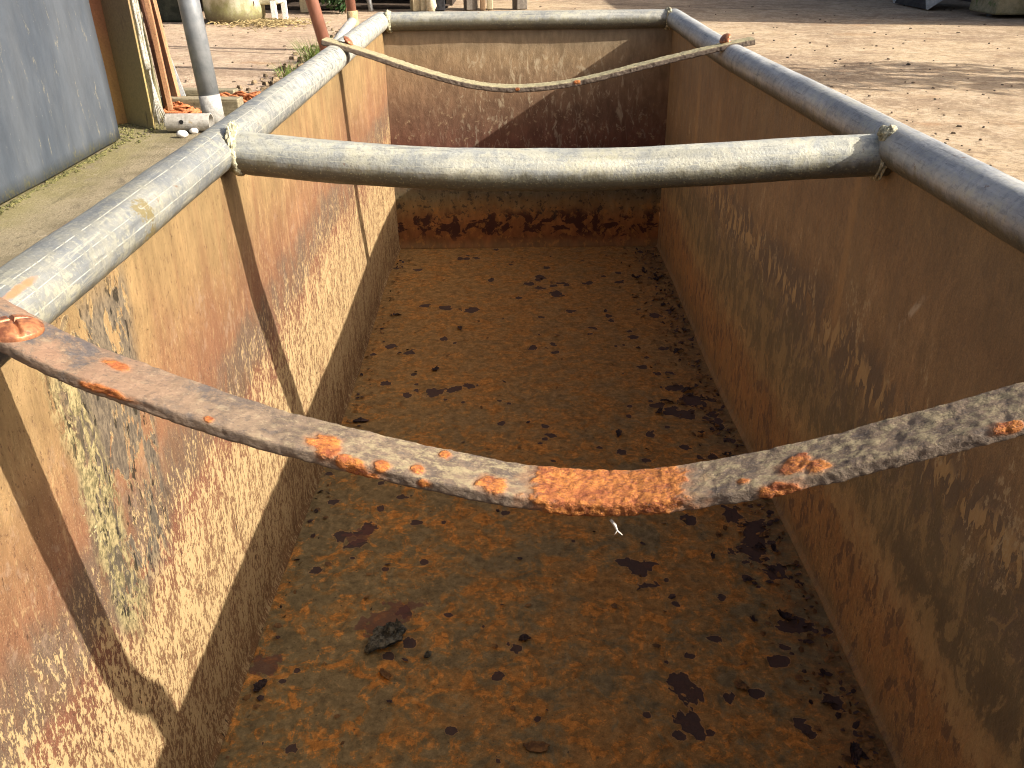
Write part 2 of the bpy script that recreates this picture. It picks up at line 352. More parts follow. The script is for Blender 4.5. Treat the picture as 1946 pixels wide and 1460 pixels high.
def mat_back():
    m = Mat('rusted_end_sheet', .8, 0, .25); X, Y, Z = m.xyz()
    w = m.noise((5, 1, 3), 4); w2 = m.noise((20, 1, 12), 5, .65); st = m.noise((60, 1, 20), 5, .6); gr = m.noise(330, 3, .65)
    zz = m.add(Z, m.add(m.mul(m.sub(w, .5), .06), m.mul(m.sub(w2, .5), .06)))
    f = m.ma('ADD', m.ma('DIVIDE', zz, .8), 1.0)
    c = m.ramp(f, [(0, (.16, .085, .03)), (.05, (.20, .075, .022)), (.13, (.24, .10, .03)), (.20, (.20, .12, .045)), (.26, (.11, .09, .05)), (.34, (.07, .035, .026)),
                   (.48, (.115, .05, .034)), (.60, (.14, .078, .048)), (.72, (.20, .125, .072)), (.86, (.26, .18, .10)), (.93, (.21, .16, .10)), (1, (.15, .12, .085))])
    c = m.vary(c, w2, .8, 1.2); c = m.vary(c, st, .85, 1.15)
    # chalky brush-like strokes
    s1 = m.noise((26, 1, 9), 3, .6, dist=2.2, rot=(0, .5, 0)); s2 = m.noise((34, 1, 15), 4, .65, dist=2.6, rot=(0, -.5, 0), loc=(3, 0, 2))
    wh = m.mx(m.ss(s1, .56, .66), m.ss(s2, .57, .66))
    zone = m.mul(m.band(Z, -.60, -.10, .04), m.ss(X, -.36, -.1, .15, 1), m.ss(m.add(X, m.mul(Z, .25)), .50, .33))
    c = m.mix(m.mul(wh, zone, m.ss(st, .38, .58), .75), c, m.mix(m.ss(Z, -.5, -.2), (.20, .17, .13), (.42, .34, .22)))
    m2 = m.noise((40, 1, 40), 6, .75, loc=(1, 0, 5))
    c = m.mix(m.mul(m.ss(m2, .57, .65), m.band(Z, -.48, -.26, .05), .6), c, (.34, .25, .15))
    # dark rust scabs along the foot
    d = m.noise((14, 1, 16), 5, .6, dist=.7, loc=(2, 0, 0))
    c = m.mix(m.mul(m.ss(d, .515, .54), m.band(zz, -.765, -.665, .025), .93), c, (.045, .015, .010))
    c = m.mix(m.mul(m.ss(m.noise((30, 1, 30), 5, .7), .54, .62), m.ss(Z, -.60, -.68), .6), c, (.34, .15, .035))
    c = m.mix(m.mul(m.ss(m2, .46, .40), m.band(Z, -.70, -.52, .03), .8), c, (.03, .025, .018))
    c = m.gain(c, 1.12)
    h = m.add(m.add(m.mul(st, .4), m.mul(gr, .3)), m.add(m.mul(d, .7), m.mul(m2, .5)))
    m.bump(h, .5, .005)
    return m.done(c)

def mat_floor():
    m = Mat('rusted_floor_sheet', .85, 0, .2); X, Y, Z = m.xyz()
    n1 = m.noise(7, 6, .68, dist=.5); n2 = m.noise(24, 6, .72, dist=.8); n3 = m.noise(95, 5, .7); gr = m.noise(420, 3, .65); n5 = m.noise(2.2, 2); n6 = m.noise(44, 4, .6, loc=(4, 2, 0), dist=.5)
    left = m.ss(m.add(X, m.mul(m.sub(n5, .5), .5)), .15, -.38)
    mixv = m.add(m.mul(n1, .5), m.add(m.mul(n2, .5), m.mul(left, -.05)))
    far = m.ss(Y, 1.2, 2.4)
    c = m.mix(m.ss(mixv, .42, .56), (.190, .122, .046), (.245, .128, .038))
    c = m.mix(m.mul(m.ss(mixv, .475, .435), m.ss(far, 1.2, -.1), .8), c, (.140, .108, .052))
    rag = m.mul(m.ss(m.add(n2, m.mul(m.sub(n3, .5), .35)), .535, .565), m.ss(n1, .40, .54))
    c = m.mix(m.mul(rag, m.ss(far, 1.4, -.2, .35, .9)), c, m.mix(n3, (.30, .120, .024), (.44, .185, .040)))
    c = m.mix(m.mul(far, .35), c, (.25, .115, .032)); c = m.vary(c, n6, .70, 1.26); c = m.vary(c, n3, .72, 1.26); c = m.vary(c, gr, .82, 1.16)
    ring = m.ss(m.ma('ABSOLUTE', m.sub(n2, .55)), .012, .002)
    c = m.mix(m.mul(ring, m.ss(n3, .50, .62), .5), c, (.46, .26, .09))
    c = m.mix(m.mul(m.ss(n3, .37, .30), .7), c, (.07, .045, .025))
    c = m.mix(m.mul(m.ss(m.noise(150, 2, loc=(7, 7, 0)), .30, .27), .8), c, (.04, .026, .02))
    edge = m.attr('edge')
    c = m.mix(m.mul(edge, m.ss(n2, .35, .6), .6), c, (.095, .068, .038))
    fk = m.attr('flake'); ed = m.add(fk, m.add(m.mul(m.sub(n3, .5), .9), m.mul(m.sub(n2, .5), .5)))
    c = m.mix(m.mul(m.ss(ed, -.03, .10), m.ss(ed, .22, .10), .65), c, (.36, .20, .075))   # lifted rim round each bare spot
    bare = m.ss(ed, .10, .15)
    c = m.mix(m.mul(bare, .95), c, m.mix(n2, (.036, .023, .021), (.062, .038, .032)))
    red = m.attr('redscab'); rd = m.add(red, m.mul(m.sub(n3, .5), .8))
    c = m.mix(m.mul(m.ss(rd, .16, .26), .7), c, (.095, .040, .030))
    c = m.gain(c, 1.38)
    h = m.add(m.mul(n2, .6), m.add(m.mul(n3, .7), m.add(m.mul(gr, .35), m.mul(rag, .35))))
    h = m.sub(h, m.mul(bare, .9))
    m.bump(h, .6, .004)
    return m.done(c, m.ss(n2, .3, .7, .7, .95))

# ------------------------------------------------------------------ the trough
trough = thing('water_trough', 'long rusty open metal trough with galvanised pipe rim and sagging crossbars', 'trough', (0, 1.5, G))
def child(o, p=trough):
    o.parent = p; o.matrix_parent_inverse = Matrix.Translation(-Vector((0, 1.5, G))); return o
# floor
st_ = .004
ys = np.arange(Y0, Y1+.001, st_); xs = np.linspace(0, 1, 250)
Yg, S = np.meshgrid(ys, xs, indexing='ij')
Xg = flL(Yg)*(1-S)+flR(Yg)*S
flake = np.full(Xg.shape, -1.0); redm = np.full(Xg.shape, -1.0)
def blob(A, cx, cy, rx, ry, ang=0, k=1.0):
    d = max(rx, ry)*2.2; a = np.abs(Yg-cy) < d; b = a & (np.abs(Xg-cx) < d)
    if not b.any(): return
    dx, dy = Xg[b]-cx, Yg[b]-cy; ca, sa = math.cos(ang), math.sin(ang)
    e = np.hypot((dx*ca+dy*sa)/rx, (-dx*sa+dy*ca)/ry)
    e = e+(fbm(Xg[b]*45+cx*91, Yg[b]*45+cy*57, 3)-.5)*1.5+(fbm(Xg[b]*150+cx*31, Yg[b]*150+cy*77, 2)-.5)*1.0
    A[b] = np.maximum(A[b], k*(1-e))
FLK = [(-.215, 1.955, .038, .026, .2), (-.165, 1.972, .045, .014, .3), (-.115, 1.985, .03, .02, .5), (-.133, 2.495, .040, .022, -.3), (-.215, 2.52, .035, .02, -.2), (-.28, 2.54, .028, .014, 0),
       (.245, 1.255, .036, .020, .25), (.215, 1.27, .018, .014, 0), (.250, 1.205, .018, .010, 0), (.268, .968, .026, .032, .3), (.285, .95, .016, .016, 0), (.269, .891, .018, .026, .2), (.255, .905, .014, .012, 0),
       (.439, .884, .022, .014, -.5), (.462, 1.30, .04, .03, .3), (.485, 1.36, .03, .045, 0), (.455, 1.42, .02, .03, 0), (.49, 1.235, .035, .02, 0), (.40, 1.84, .035, .028, .1), (.44, 1.83, .04, .03, 0), (.46, 1.9, .05, .03, .2), (.43, 1.97, .04, .02, 0), (.36, 1.87, .022, .014, 0),
       (.50, 1.78, .03, .05, 0), (-.03, .99, .012, .010, .5), (.0, 1.05, .014, .012, 0), (-.10, .80, .014, .011, 0), (-.10, .885, .010, .008, 0), (-.20, 1.14, .016, .012, 0), (.06, 2.22, .028, .018, .2), (.12, 2.24, .02, .016, 0), (.09, 2.68, .035, .022, .1), (.15, 2.63, .035, .022, 0), (.06, 2.72, .03, .02, 0), (.10, 2.78, .03, .02, 0), (.17, 2.72, .03, .016, 0), (.26, 2.72, .03, .016, .3),
       (.30, 1.62, .022, .012, -.3), (.25, 1.66, .016, .012, 0), (.33, 1.74, .016, .018, 0), (.20, 1.68, .016, .01, .2), (-.03, 1.79, .014, .01, 0), (.075, 1.72, .014, .010, 0), (.36, 2.28, .025, .014, 0), (.25, 2.35, .022, .016, 0), (.30, 2.44, .02, .014, 0), (.38, 1.55, .02, .012, 0), (.36, 1.40, .022, .016, .2), (.32, 1.45, .014, .010, 0), (-.26, 2.0, .012, .008, 0), (-.13, 1.9, .01, .008, 0),
       (-.35, 1.36, .02, .016, .6), (-.30, 1.38, .03, .02, .8), (-.32, 1.33, .024, .014, .6), (.44, 1.02, .022, .014, 0), (.49, 1.1, .03, .02, 0), (.38, .95, .014, .012, 0), (.47, .80, .018, .014, 0), (.50, .93, .02, .02, 0)]
for b in FLK: blob(flake, b[0], b[1], b[2]*(.92 if b[1] < 1.6 else .68), b[3], b[4], 1.15)
for k in range(150):
    cx = random.uniform(-.42, .55)
    if random.random() < .22: cx = random.gauss(.42, .12)
    cy = random.uniform(.7, 3.08); r = random.uniform(.004, .011)*(1+.35*max(0, cy-1.2))
    if abs(cx) < .56: blob(flake, cx, cy, r*random.uniform(.7, 1.3), r, random.uniform(-.5, .5), 1.0)
for (cx, cy, rx, ry, an) in ((-.225, 1.13, .05, .03, .5), (-.19, 1.15, .035, .018, .4), (-.25, 1.10, .02, .03, 0), (-.42, 1.02, .03, .02, .3), (-.31, 1.36, .045, .025, .7)): blob(redm, cx, cy, rx, ry, an)
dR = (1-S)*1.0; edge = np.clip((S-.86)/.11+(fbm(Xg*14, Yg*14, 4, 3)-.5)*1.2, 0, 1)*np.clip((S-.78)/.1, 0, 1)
Zg = ZF+(fbm(Xg*5, Yg*5, 3, 1)-.5)*.006+(fbm(Xg*60, Yg*60, 3, 2)-.5)*.0016-np.clip(flake*4, 0, 1)*.0012
MF = mat_floor()
fl = child(link('trough_floor', grid_mesh('trough_floor', Xg, Yg, Zg, {'flake': flake, 'redscab': redm, 'edge': edge}, flip=True), MF))
fl.modifiers.new('thick', 'SOLIDIFY').thickness = .004
# sides
def side(name, fx, rx, mat, sgn):
    zs = np.linspace(ZF-.004, .0, 130); yy = np.arange(Y0, Y1+.001, .006)
    Ys, Zs = np.meshgrid(yy, zs, indexing='ij'); t = (Zs-ZF)/(-ZF)
    Xs = fx(Ys)*(1-t)+rx(Ys)*t
    Xs = Xs-sgn*.007*np.exp(-np.clip(Zs-ZF, 0, 1)/.006)                 # rounded foot
    Xs = Xs+sgn*((fbm(Ys*1.5, Zs*1.5, 2, 5)-.5)*.010+(fbm(Ys*20, Zs*9, 3, 6)-.5)*.0025)
    return child(link(name, grid_mesh(name, Xs, Ys, Zs, flip=(sgn < 0)), mat))
ml, mr, mb = mat_left(), mat_right(), mat_back()
for nm, fx, rx, mt, sg in (('side_wall', flL, railL, ml, -1), ('side_wall', flR, railR, mr, 1)):
    o = side(nm, fx, rx, mt, sg); s_ = o.modifiers.new('thick', 'SOLIDIFY'); s_.thickness = .004; s_.offset = -1
    o['label'] = ('sunlit ochre and red rusted side wall' if sg < 0 else 'shaded brown rusted side wall with torn dark coating')
def end(name, y, mat, sgn):
    zs = np.linspace(ZF-.004, 0, 160); ss_ = np.linspace(0, 1, 200); Sx, Zs = np.meshgrid(ss_, zs, indexing='ij'); t = (Zs-ZF)/(-ZF)
    yl = np.full(Zs.shape, y); lo = flL(yl)*(1-t)+railL(yl)*t; hi = flR(yl)*(1-t)+railR(yl)*t
    Xs = lo*(1-Sx)+hi*Sx
    Ys = yl-sgn*.02*np.exp(-np.clip(Zs-ZF, 0, 1)/.015)+sgn*((fbm(Xs*3, Zs*3, 3, 8)-.5)*.012+(fbm(Xs*25, Zs*25, 3, 9)-.5)*.004*(Zs < -.55))
    o = child(link(name, grid_mesh(name, Xs, Ys, Zs, flip=(sgn > 0)), mat)); s_ = o.modifiers.new('thick', 'SOLIDIFY'); s_.thickness = .004; s_.offset = -1
end('end_wall', Y1, mb, 1); end('end_wall', Y0, mb, -1)
# pipes of the rim
def pipe(name, pts, mat, r=RR, seg=None, rough=.0011, n=48, parent=trough):
    pts = np.array(pts, float); d = np.r_[0, np.cumsum(np.linalg.norm(np.diff(pts, axis=0), axis=1))]
    m_ = max(8, int(d[-1]/.008)); s = np.linspace(0, d[-1], m_); C = np.stack([np.interp(s, d, pts[:, k]) for k in range(3)], -1)
    T = np.gradient(C, axis=0); T /= np.linalg.norm(T, axis=1)[:, None]
    up = np.array([0, 0, 1.0]); A = np.cross(T, up); A /= np.linalg.norm(A, axis=1)[:, None]; B = np.cross(A, T)
    th = np.linspace(0, 2*np.pi, n+1); rr = r+(fbm(s[:, None]*7+pts[0, 0]*9, np.cos(th)[None]*2+3, 4, 11)-.5)*rough*2+(fbm(s[:, None]*90, th[None]*4, 2, 12)-.5)*rough*.5
    V = C[:, None]+(A[:, None]*np.cos(th)[None, :, None]+B[:, None]*np.sin(th)[None, :, None])*rr[..., None]
    me = grid_mesh(name, V[..., 0], V[..., 1], V[..., 2], {'ang': np.broadcast_to(th[None], rr.shape), 'len': np.broadcast_to(s[:, None], rr.shape)}, flip=True)
    return child(link(name, me, mat), parent)
yy = np.linspace(Y0-.03, Y1+.02, 60)
PALE = (.66, .63, .50)
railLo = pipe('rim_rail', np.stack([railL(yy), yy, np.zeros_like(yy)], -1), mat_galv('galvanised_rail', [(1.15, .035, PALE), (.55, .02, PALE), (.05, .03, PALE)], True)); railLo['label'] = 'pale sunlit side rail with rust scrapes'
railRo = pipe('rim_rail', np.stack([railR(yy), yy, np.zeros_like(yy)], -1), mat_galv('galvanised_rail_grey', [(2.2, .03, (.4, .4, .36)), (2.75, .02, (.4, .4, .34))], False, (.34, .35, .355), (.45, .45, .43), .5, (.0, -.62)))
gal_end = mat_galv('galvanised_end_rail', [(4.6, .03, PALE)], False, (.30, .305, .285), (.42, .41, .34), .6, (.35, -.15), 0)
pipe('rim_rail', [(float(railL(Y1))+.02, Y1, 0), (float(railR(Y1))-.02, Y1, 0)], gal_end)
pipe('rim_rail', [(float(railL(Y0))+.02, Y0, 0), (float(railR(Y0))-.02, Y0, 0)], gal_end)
tb = [(-.405, 1.236, -.001), (-.373, 1.233, -.006), (-.28, 1.227, -.015), (-.175, 1.221, -.0222), (-.09, 1.215, -.026), (-.008, 1.21, -.0272), (.08, 1.204, -.0265), (.171, 1.198, -.0238), (.26, 1.192, -.0185), (.345, 1.187, -.0128), (.42, 1.182, -.008), (.494, 1.178, -.004), (.522, 1.176, -.003)]
tb = [(x+.02*k_, y+.05*k_, z-.012*k_) for (x, y, z) in tb for k_ in [max(0, min(1, (x+.1)/.5))]]
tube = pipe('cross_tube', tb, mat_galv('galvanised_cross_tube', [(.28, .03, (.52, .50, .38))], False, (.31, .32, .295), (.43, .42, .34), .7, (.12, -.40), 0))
tube['label'] = 'thick sagging galvanised pipe across the middle'
# weld collars
def lump(name, c, rad, mat, parent, amp=.25, fr=90, sc=(1, 1, 1), n=28, seed=0, world=True):
    P = []
    for i in range(n+1):
        a = math.pi*i/n; row = []
        for j in range(n*2):
            b = math.pi*j/n; d = Vector((math.sin(a)*math.cos(b), math.sin(a)*math.sin(b), math.cos(a)))
            k = 1+amp*2*(float(fbm(np.array(d.x*fr*rad+seed+5), np.array(d.y*fr*rad+d.z*fr*rad*.7+seed+9), 3))-.5)
            row.append((c[0]+d.x*rad*k*sc[0], c[1]+d.y*rad*k*sc[1], c[2]+d.z*rad*k*sc[2]))
        P.append(row)
    o = MB().quadgrid(P, closed_v=True).build(name, mat, None, smooth=True)
    if parent: child(o, parent) if world else setattr(o, 'parent', parent)
    return o
mw_ = Mat('weld_crust', .75, .1, .3); n_ = mw_.noise(160, 4, .7); wcol = mw_.mix(mw_.ss(n_, .4, .6), (.24, .225, .15), (.50, .47, .33)); mw_.bump(n_, .8, .004); weld = mw_.done(wcol)
lump('weld_bead', (-.397, 1.234, .004), .034, weld, trough, .2, 220, (.3, 1, 1), seed=1)
lump('weld_bead', (.528, 1.205, .018), .014, weld, trough, .4, 200, (1, 1.1, .9), seed=4)
lump('weld_bead', (.527, 1.222, -.014), .033, weld, trough, .3, 150, (.28, 1, 1), seed=6)
lump('weld_bead', (-.412, 3.108, .002), .0345, weld, trough, .15, 200, (.4, 1, 1), seed=8)
lump('weld_bead', (.540, 3.105, .002), .033, weld, trough, .3, 150, (.4, 1, 1), seed=9)
def ring(c, r0, r1, seed, ax='x'):
    P = []
    for i in range(72):
        a = 2*math.pi*i/72; row = []; k = float(fbm(np.array(math.cos(a)*9+seed), np.array(math.sin(a)*9+9), 4)); rr = r1*max(.15, .1+1.5*k+.07*math.sin(a*29+seed))
        for j in range(10):
            b = 2*math.pi*j/10; d = r0+rr*.7*math.cos(b); u_ = rr*math.sin(b)*1.3
            row.append((c[0]+u_, c[1]+d*math.cos(a), c[2]+d*math.sin(a)) if ax == 'x' else (c[0]+d*math.cos(a), c[1]+u_, c[2]+d*math.sin(a)))
        P.append(row)
    return child(MB().quadgrid(P, closed_u=True, closed_v=True).build('weld_bead', weld, smooth=True))
ring((-.393, 1.234, -.004), .0303, .0042, 1)
ring((-.408, 3.115, 0), .031, .0055, 9); ring((.535, 3.115, 0), .031, .0050, 14)
# lifted scale on the sunlit wall
sm_ = MB(); rs_ = random.Random(5)
for k in range(300):
    z = -rs_.uniform(.07, .40); y = .705+.12*(z+.2)+max(-1.4, min(1.4, rs_.gauss(0, 1)))*.015
    if k % 3 == 0: y = rs_.uniform(.70, .86); z = -rs_.uniform(.08, .33)
    if float(vn(np.array(y*40+3), np.array(z*25+60))) < .45: continue
    t_ = (z-ZF)/(-ZF); x = float(flL(y))*(1-t_)+float(railL(y))*t_+.0015
    w2_, h2_ = rs_.uniform(.002, .006), rs_.uniform(.003, .009); lift = rs_.uniform(.0003, .0017); P = []; sk_ = rs_.uniform(-.3, .3)
    for i in range(5):
        f_ = i/4; P.append([(x+lift*(1-f_)**2+.0003*math.sin(j_*2+i), y+w2_*((j_-1.5)/1.5*(.75+.25*math.sin(f_*3.14))+sk_*f_)+rs_.uniform(-.0008, .0008), z+h2_*(f_-.5)+rs_.uniform(-.0012, .0012)) for j_ in range(4)])
    sm_.quadgrid(P)
mls = Mat('lifted_scale', .9); n_ = mls.noise(90, 5, .7); scm = mls.done(mls.mix(mls.ss(n_, .4, .6), (.15, .125, .07), (.31, .26, .135)))
o = child(sm_.build('lifted_scale', scm)); o['kind'] = 'stuff'; o['label'] = 'curling yellow-green scale on the sunlit side wall'
# skids under the trough
rusty = Mat('dark_rust', .8, .1, .3); n_ = rusty.noise(60, 5, .7); rusty.bump(n_, .6, .004); rustdk = rusty.done(rusty.mix(n_, (.10, .04, .02), (.30, .12, .05)))
for yk in (.4, 2.7): child(MB().box((.05, yk, G+.026), (.9, .08, .05)).build('skid', rustdk))
# ------------------------------------------------------------------ straps (flat bars bolted across)
def mat_strap(name, far=False):
    m = Mat(name, .75, .1, .3); n1 = m.noise(28, 6, .7, dist=.3); n2 = m.noise((70, 120, 120), 5, .78); n3 = m.noise((300, 460, 460), 4, .7); n4 = m.noise(9, 3)
    c = m.mix(m.ss(n1, .36, .62), (.12, .086, .062), (.21, .15, .10))
    c = m.mix(m.mul(m.ss(n2, .53, .66), .85), c, (.24, .185, .12))
    c = m.mix(m.mul(m.ss(n2, .45, .36), .5), c, (.075, .066, .060))
    c = m.mix(m.mul(m.ss(n3, .58, .68), .6), c, (.30, .24, .155))
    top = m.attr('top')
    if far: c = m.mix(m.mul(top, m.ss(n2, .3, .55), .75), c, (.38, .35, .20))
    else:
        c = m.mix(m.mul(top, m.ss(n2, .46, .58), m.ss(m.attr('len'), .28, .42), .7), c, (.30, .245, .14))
        c = m.mix(m.mul(m.ss(m.attr('len'), .32, .12), m.ss(n1, .40, .6), .6), c, (.22, .12, .075))
        c = m.mix(m.mul(m.ss(m.attr('len'), .34, .2), m.ss(n1, .50, .38), .7), c, (.075, .07, .075))
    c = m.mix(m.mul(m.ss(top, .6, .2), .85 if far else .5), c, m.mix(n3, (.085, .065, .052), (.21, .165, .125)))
    c = m.mix(m.mul(m.ss(n3, .42, .34), .6), c, (.055, .05, .05))
    li = m.attr('lichen'); e = m.add(li, m.mul(m.sub(n2, .5), .9))
    halo = m.ss(e, -.40, .12); core = m.ss(e, .0, .30)
    c = m.mix(m.mul(halo, .6), c, (.27, .13, .065))
    c = m.mix(m.mul(core, m.ss(n3, .30, .42)), c, m.mix(m.ss(m.add(m.mul(n2, .6), m.mul(n3, .4)), .40, .58), (.20, .055, .022), (.46, .175, .042)))
    c = m.mix(m.mul(core, m.ss(n1, .52, .62), .6), c, (.26, .075, .028))
    m.bump(m.add(m.mul(n2, .8), m.add(m.mul(n3, .5), m.mul(core, m.mul(n2, 1.4)))), .5, .004)
    return m.done(c)
def strap(name, pts, wid, th, mat, spots, label, rough=.0012):
    pts = np.array(pts); d = np.r_[0, np.cumsum(np.linalg.norm(np.diff(pts, axis=0), axis=1))]
    n = int(d[-1]/.0016); s = np.linspace(0, d[-1], n); C = np.stack([np.interp(s, d, pts[:, k]) for k in range(3)], -1)
    kk = max(3, int(.05/.0016)); pad = np.r_[np.repeat(C[:1], kk, 0)+(np.arange(-kk, 0)[:, None])*(C[1]-C[0]), C, np.repeat(C[-1:], kk, 0)+np.arange(1, kk+1)[:, None]*(C[-1]-C[-2])]
    ker = np.hanning(2*kk+1); ker /= ker.sum(); C = np.stack([np.convolve(pad[:, k], ker, 'valid') for k in range(3)], -1)
    T = np.gradient(C, axis=0); T /= np.linalg.norm(T, axis=1)[:, None]
    Wd = np.cross(np.array([0, 0, 1.0]), T); Wd /= np.linalg.norm(Wd, axis=1)[:, None]      # to the far side (+y)
    Nn = np.cross(T, Wd)
    c_ = th*.24; prof = []                                                               # closed rounded rectangle from far top edge
    hw, ht = wid/2, th/2
    def arc(cx, cz, a0, a1):
        for a in np.linspace(a0, a1, 5): prof.append((cx+c_*math.cos(a), cz+c_*math.sin(a)))
    def seg(x0, z0, x1, z1, k):
        for t in np.linspace(0, 1, k+1)[1:-1]: prof.append((x0+(x1-x0)*t, z0+(z1-z0)*t))
    arc(hw-c_, ht-c_, math.pi*.0, math.pi/2); seg(hw-c_, ht, -hw+c_, ht, 24); arc(-hw+c_, ht-c_, math.pi/2, math.pi)
    seg(-hw, ht-c_, -hw, -ht+c_, 5); arc(-hw+c_, -ht+c_, math.pi, math.pi*1.5); seg(-hw+c_, -ht, hw-c_, -ht, 10); arc(hw-c_, -ht+c_, math.pi*1.5, math.pi*2); prof.append(prof[0])
    pr = np.array(prof); per = np.r_[0, np.cumsum(np.linalg.norm(np.diff(pr, axis=0), axis=1))]
    nrm = np.gradient(pr, axis=0); nrm = np.stack([nrm[:, 1], -nrm[:, 0]], -1); nrm /= np.linalg.norm(nrm, axis=1)[:, None]
    Sg, Pg = np.meshgrid(s, per, indexing='ij'); Xc = np.broadcast_to(C[:, :1], Sg.shape)
    li = np.full(Sg.shape, -1.0)
    for (x, pp, rx, rp) in spots:
        e = np.hypot((Xc-x)/rx, (Pg-pp)/rp)+(fbm(Xc*130+x*77, Pg*130+pp*99, 3)-.5)*.9
        li = np.maximum(li, 1-e)
    dis = (fbm(Sg*70, Pg*70, 4, 21)-.5)*rough*2.2+(fbm(Sg*260, Pg*260, 3, 22)-.5)*rough*1.3
    dis = dis+np.clip(li*4, 0, 1)*(.0004+.0020*(fbm(Sg*330, Pg*330, 3, 23)-.35))
    dis[:, -1] = dis[:, 0]
    px = pr[None, :, 0]+nrm[None, :, 0]*dis; pz = pr[None, :, 1]+nrm[None, :, 1]*dis
    V = C[:, None]+Wd[:, None]*px[..., None]+Nn[:, None]*pz[..., None]
    topm = np.clip((nrm[:, 1]-.3)/.5, 0, 1)
    me = grid_mesh(name, V[..., 0], V[..., 1], V[..., 2], {'len': Sg, 'lichen': li, 'top': np.broadcast_to(topm[None], Sg.shape)}, flip=True)
    o = child(link(name, me, mat)); o['label'] = label
    # end caps
    return o
b_ = -.13; a_ = .533
NP = []
for (u, v) in ((110, 676), (205, 712), (300, 745), (390, 777), (480, 807), (590, 836), (702, 863), (830, 893), (960, 919.5), (1050, 932), (1133, 938.5), (1207, 937.5), (1305, 926), (1440, 903), (1550, 879), (1664, 851), (1804, 813), (1946, 776)):
    d = ray(u, v); t = a_/(d.y-b_*d.x); p = Vector((0, 0, CH))+d*t; NP.append((p.x, p.y, p.z))
NP = [(-.47, .594, .044), (-.425, .588, .041), (-.395, .584, .026)]+NP+[(.43, a_+b_*.43, .034), (.49, a_+b_*.49, .050), (.545, a_+b_*.545, .060), (.60, a_+b_*.6, .064)]
def sx(u, fr):
    v = np.interp(u, [110, 300, 480, 702, 960, 1133, 1207, 1305, 1440, 1664, 1804, 1946], [676, 745, 807, 863, 919.5, 939, 937.5, 926, 903, 851, 813, 776])
    d = ray(u, float(v)); return (d*(a_/(d.y-b_*d.x))).x
SW, ST = .045, .012
def sp_(u, fr, ru, rp):
    p = .005+(fr/.73*(SW-.006) if fr < .73 else SW-.006+(fr-.73)/.27*ST)
    return (sx(u, fr), p, ru, rp)
spots = [sp_(1150, .35, .048, .030), sp_(1090, .5, .035, .035), sp_(1220, .45, .035, .03), sp_(1170, .85, .05, .018), sp_(1265, .15, .02, .012), sp_(1060, .12, .022, .014), sp_(1110, .9, .03, .014), sp_(1235, .7, .025, .014),
         sp_(622, .52, .013, .010), sp_(636, .68, .010, .010), sp_(668, .80, .006, .007), sp_(690, .9, .010, .008), sp_(735, .72, .0065, .006), sp_(710, .95, .012, .006), sp_(800, .60, .006, .006), sp_(818, .88, .005, .004), sp_(938, .62, .011, .012), sp_(838, .12, .005, .005),
         sp_(1412, .62, .005, .004), sp_(1512, .48, .012, .010), sp_(1550, .62, .009, .008), sp_(1475, .93, .016, .007), sp_(1895, .80, .010, .006), sp_(415, .70, .004, .004), sp_(210, .25, .010, .006), sp_(1530, .3, .004, .003), sp_(235, .85, .02, .004)]
near_s = strap('strap', NP, SW, ST, mat_strap('scabbed_flat_bar'), spots, 'near sagging flat bar scabbed with bright orange rust', .0010)
FP = []
a2, b2 = 2.227-.07*.451, -.07
for (u, v) in ((616, 81.5), (670, 96), (727, 115), (790, 136), (850, 153.5), (905, 166), (960, 172), (1020, 170), (1078, 163), (1135, 151), (1197, 135), (1260, 119), (1318, 105), (1379, 90.6), (1431, 81)):
    d = ray(u, v); t = a2/(d.y-b2*d.x); p = Vector((0, 0, CH))+d*t; FP.append((p.x, p.y, p.z+.004))
far_sp = [(.165, .052, .008, .007), (.02, .055, .006, .004)]
far_s = strap('strap', FP, .05, .013, mat_strap('weathered_flat_bar', True), far_sp, 'far sagging flat bar with pale lichen along its top', .0012)
# bar ends
def cap_end(C0, nxt, wid, th, mat, parent):
    t = (Vector(nxt)-Vector(C0)).normalized(); wv = Vector((0, 0, 1)).cross(t).normalized(); nv = t.cross(wv)
    m = Matrix((t, wv, nv)).transposed(); o = MB().box(Vector(C0)+t*.001, (.004, wid*.96, th*.94), m).build('bar_end', mat); return child(o, parent)
for o_, P_, w_, t_ in ((near_s, NP, SW, ST), (far_s, FP, .05, .013)):
    cap_end(P_[0], P_[1], w_, t_, o_.data.materials[0], o_); cap_end(P_[-1], P_[-2], w_, t_, o_.data.materials[0], o_)
# bolts: domed rusty heads
mbt = Mat('orange_rusty_bolt', .45, .3, .5); n_ = mbt.noise(150, 4, .6); mbt.bump(n_, .4, .002); boltm = mbt.done(mbt.mix(mbt.ss(n_, .35, .65), (.17, .06, .03), (.42, .17, .07)))
def bolt(c, r, h, tilt, parent, cross=True):
    P = []
    for i in range(41):
        a = math.pi/2*i/40; rr = max(.0003, r*(1-i/40)); z = h*(1-(rr/r)**3.2)
        row = []
        for j in range(96):
            b = 2*math.pi*j/96; x, y = rr*math.cos(b), rr*math.sin(b)
            q = 0
            if cross:
                for an in (.5, 2.0): 
                    dd = abs(x*math.sin(an)-y*math.cos(an)); q = max(q, 1-dd/.0017)
            row.append((x, y, z-(max(0, min(1, q*1.6))*.0026*min(1, i/10))))
        P.append(row)
    b0 = [[(r*1.0*math.cos(2*math.pi*j/96), r*math.sin(2*math.pi*j/96), -.003) for j in range(96)]]
    o = MB().quadgrid(b0+P, closed_v=True).build('bolt', boltm, smooth=True)
    o.matrix_parent_inverse = Matrix.Translation(-Vector((0, 1.5, G))); o.parent = parent
    o.location = c; o.rotation_euler = tilt; return o
pb = at(28, 628, 2, .040)
bolt((pb.x, pb.y, .0420), .0182, .0065, (.0, .12, .3), near_s)
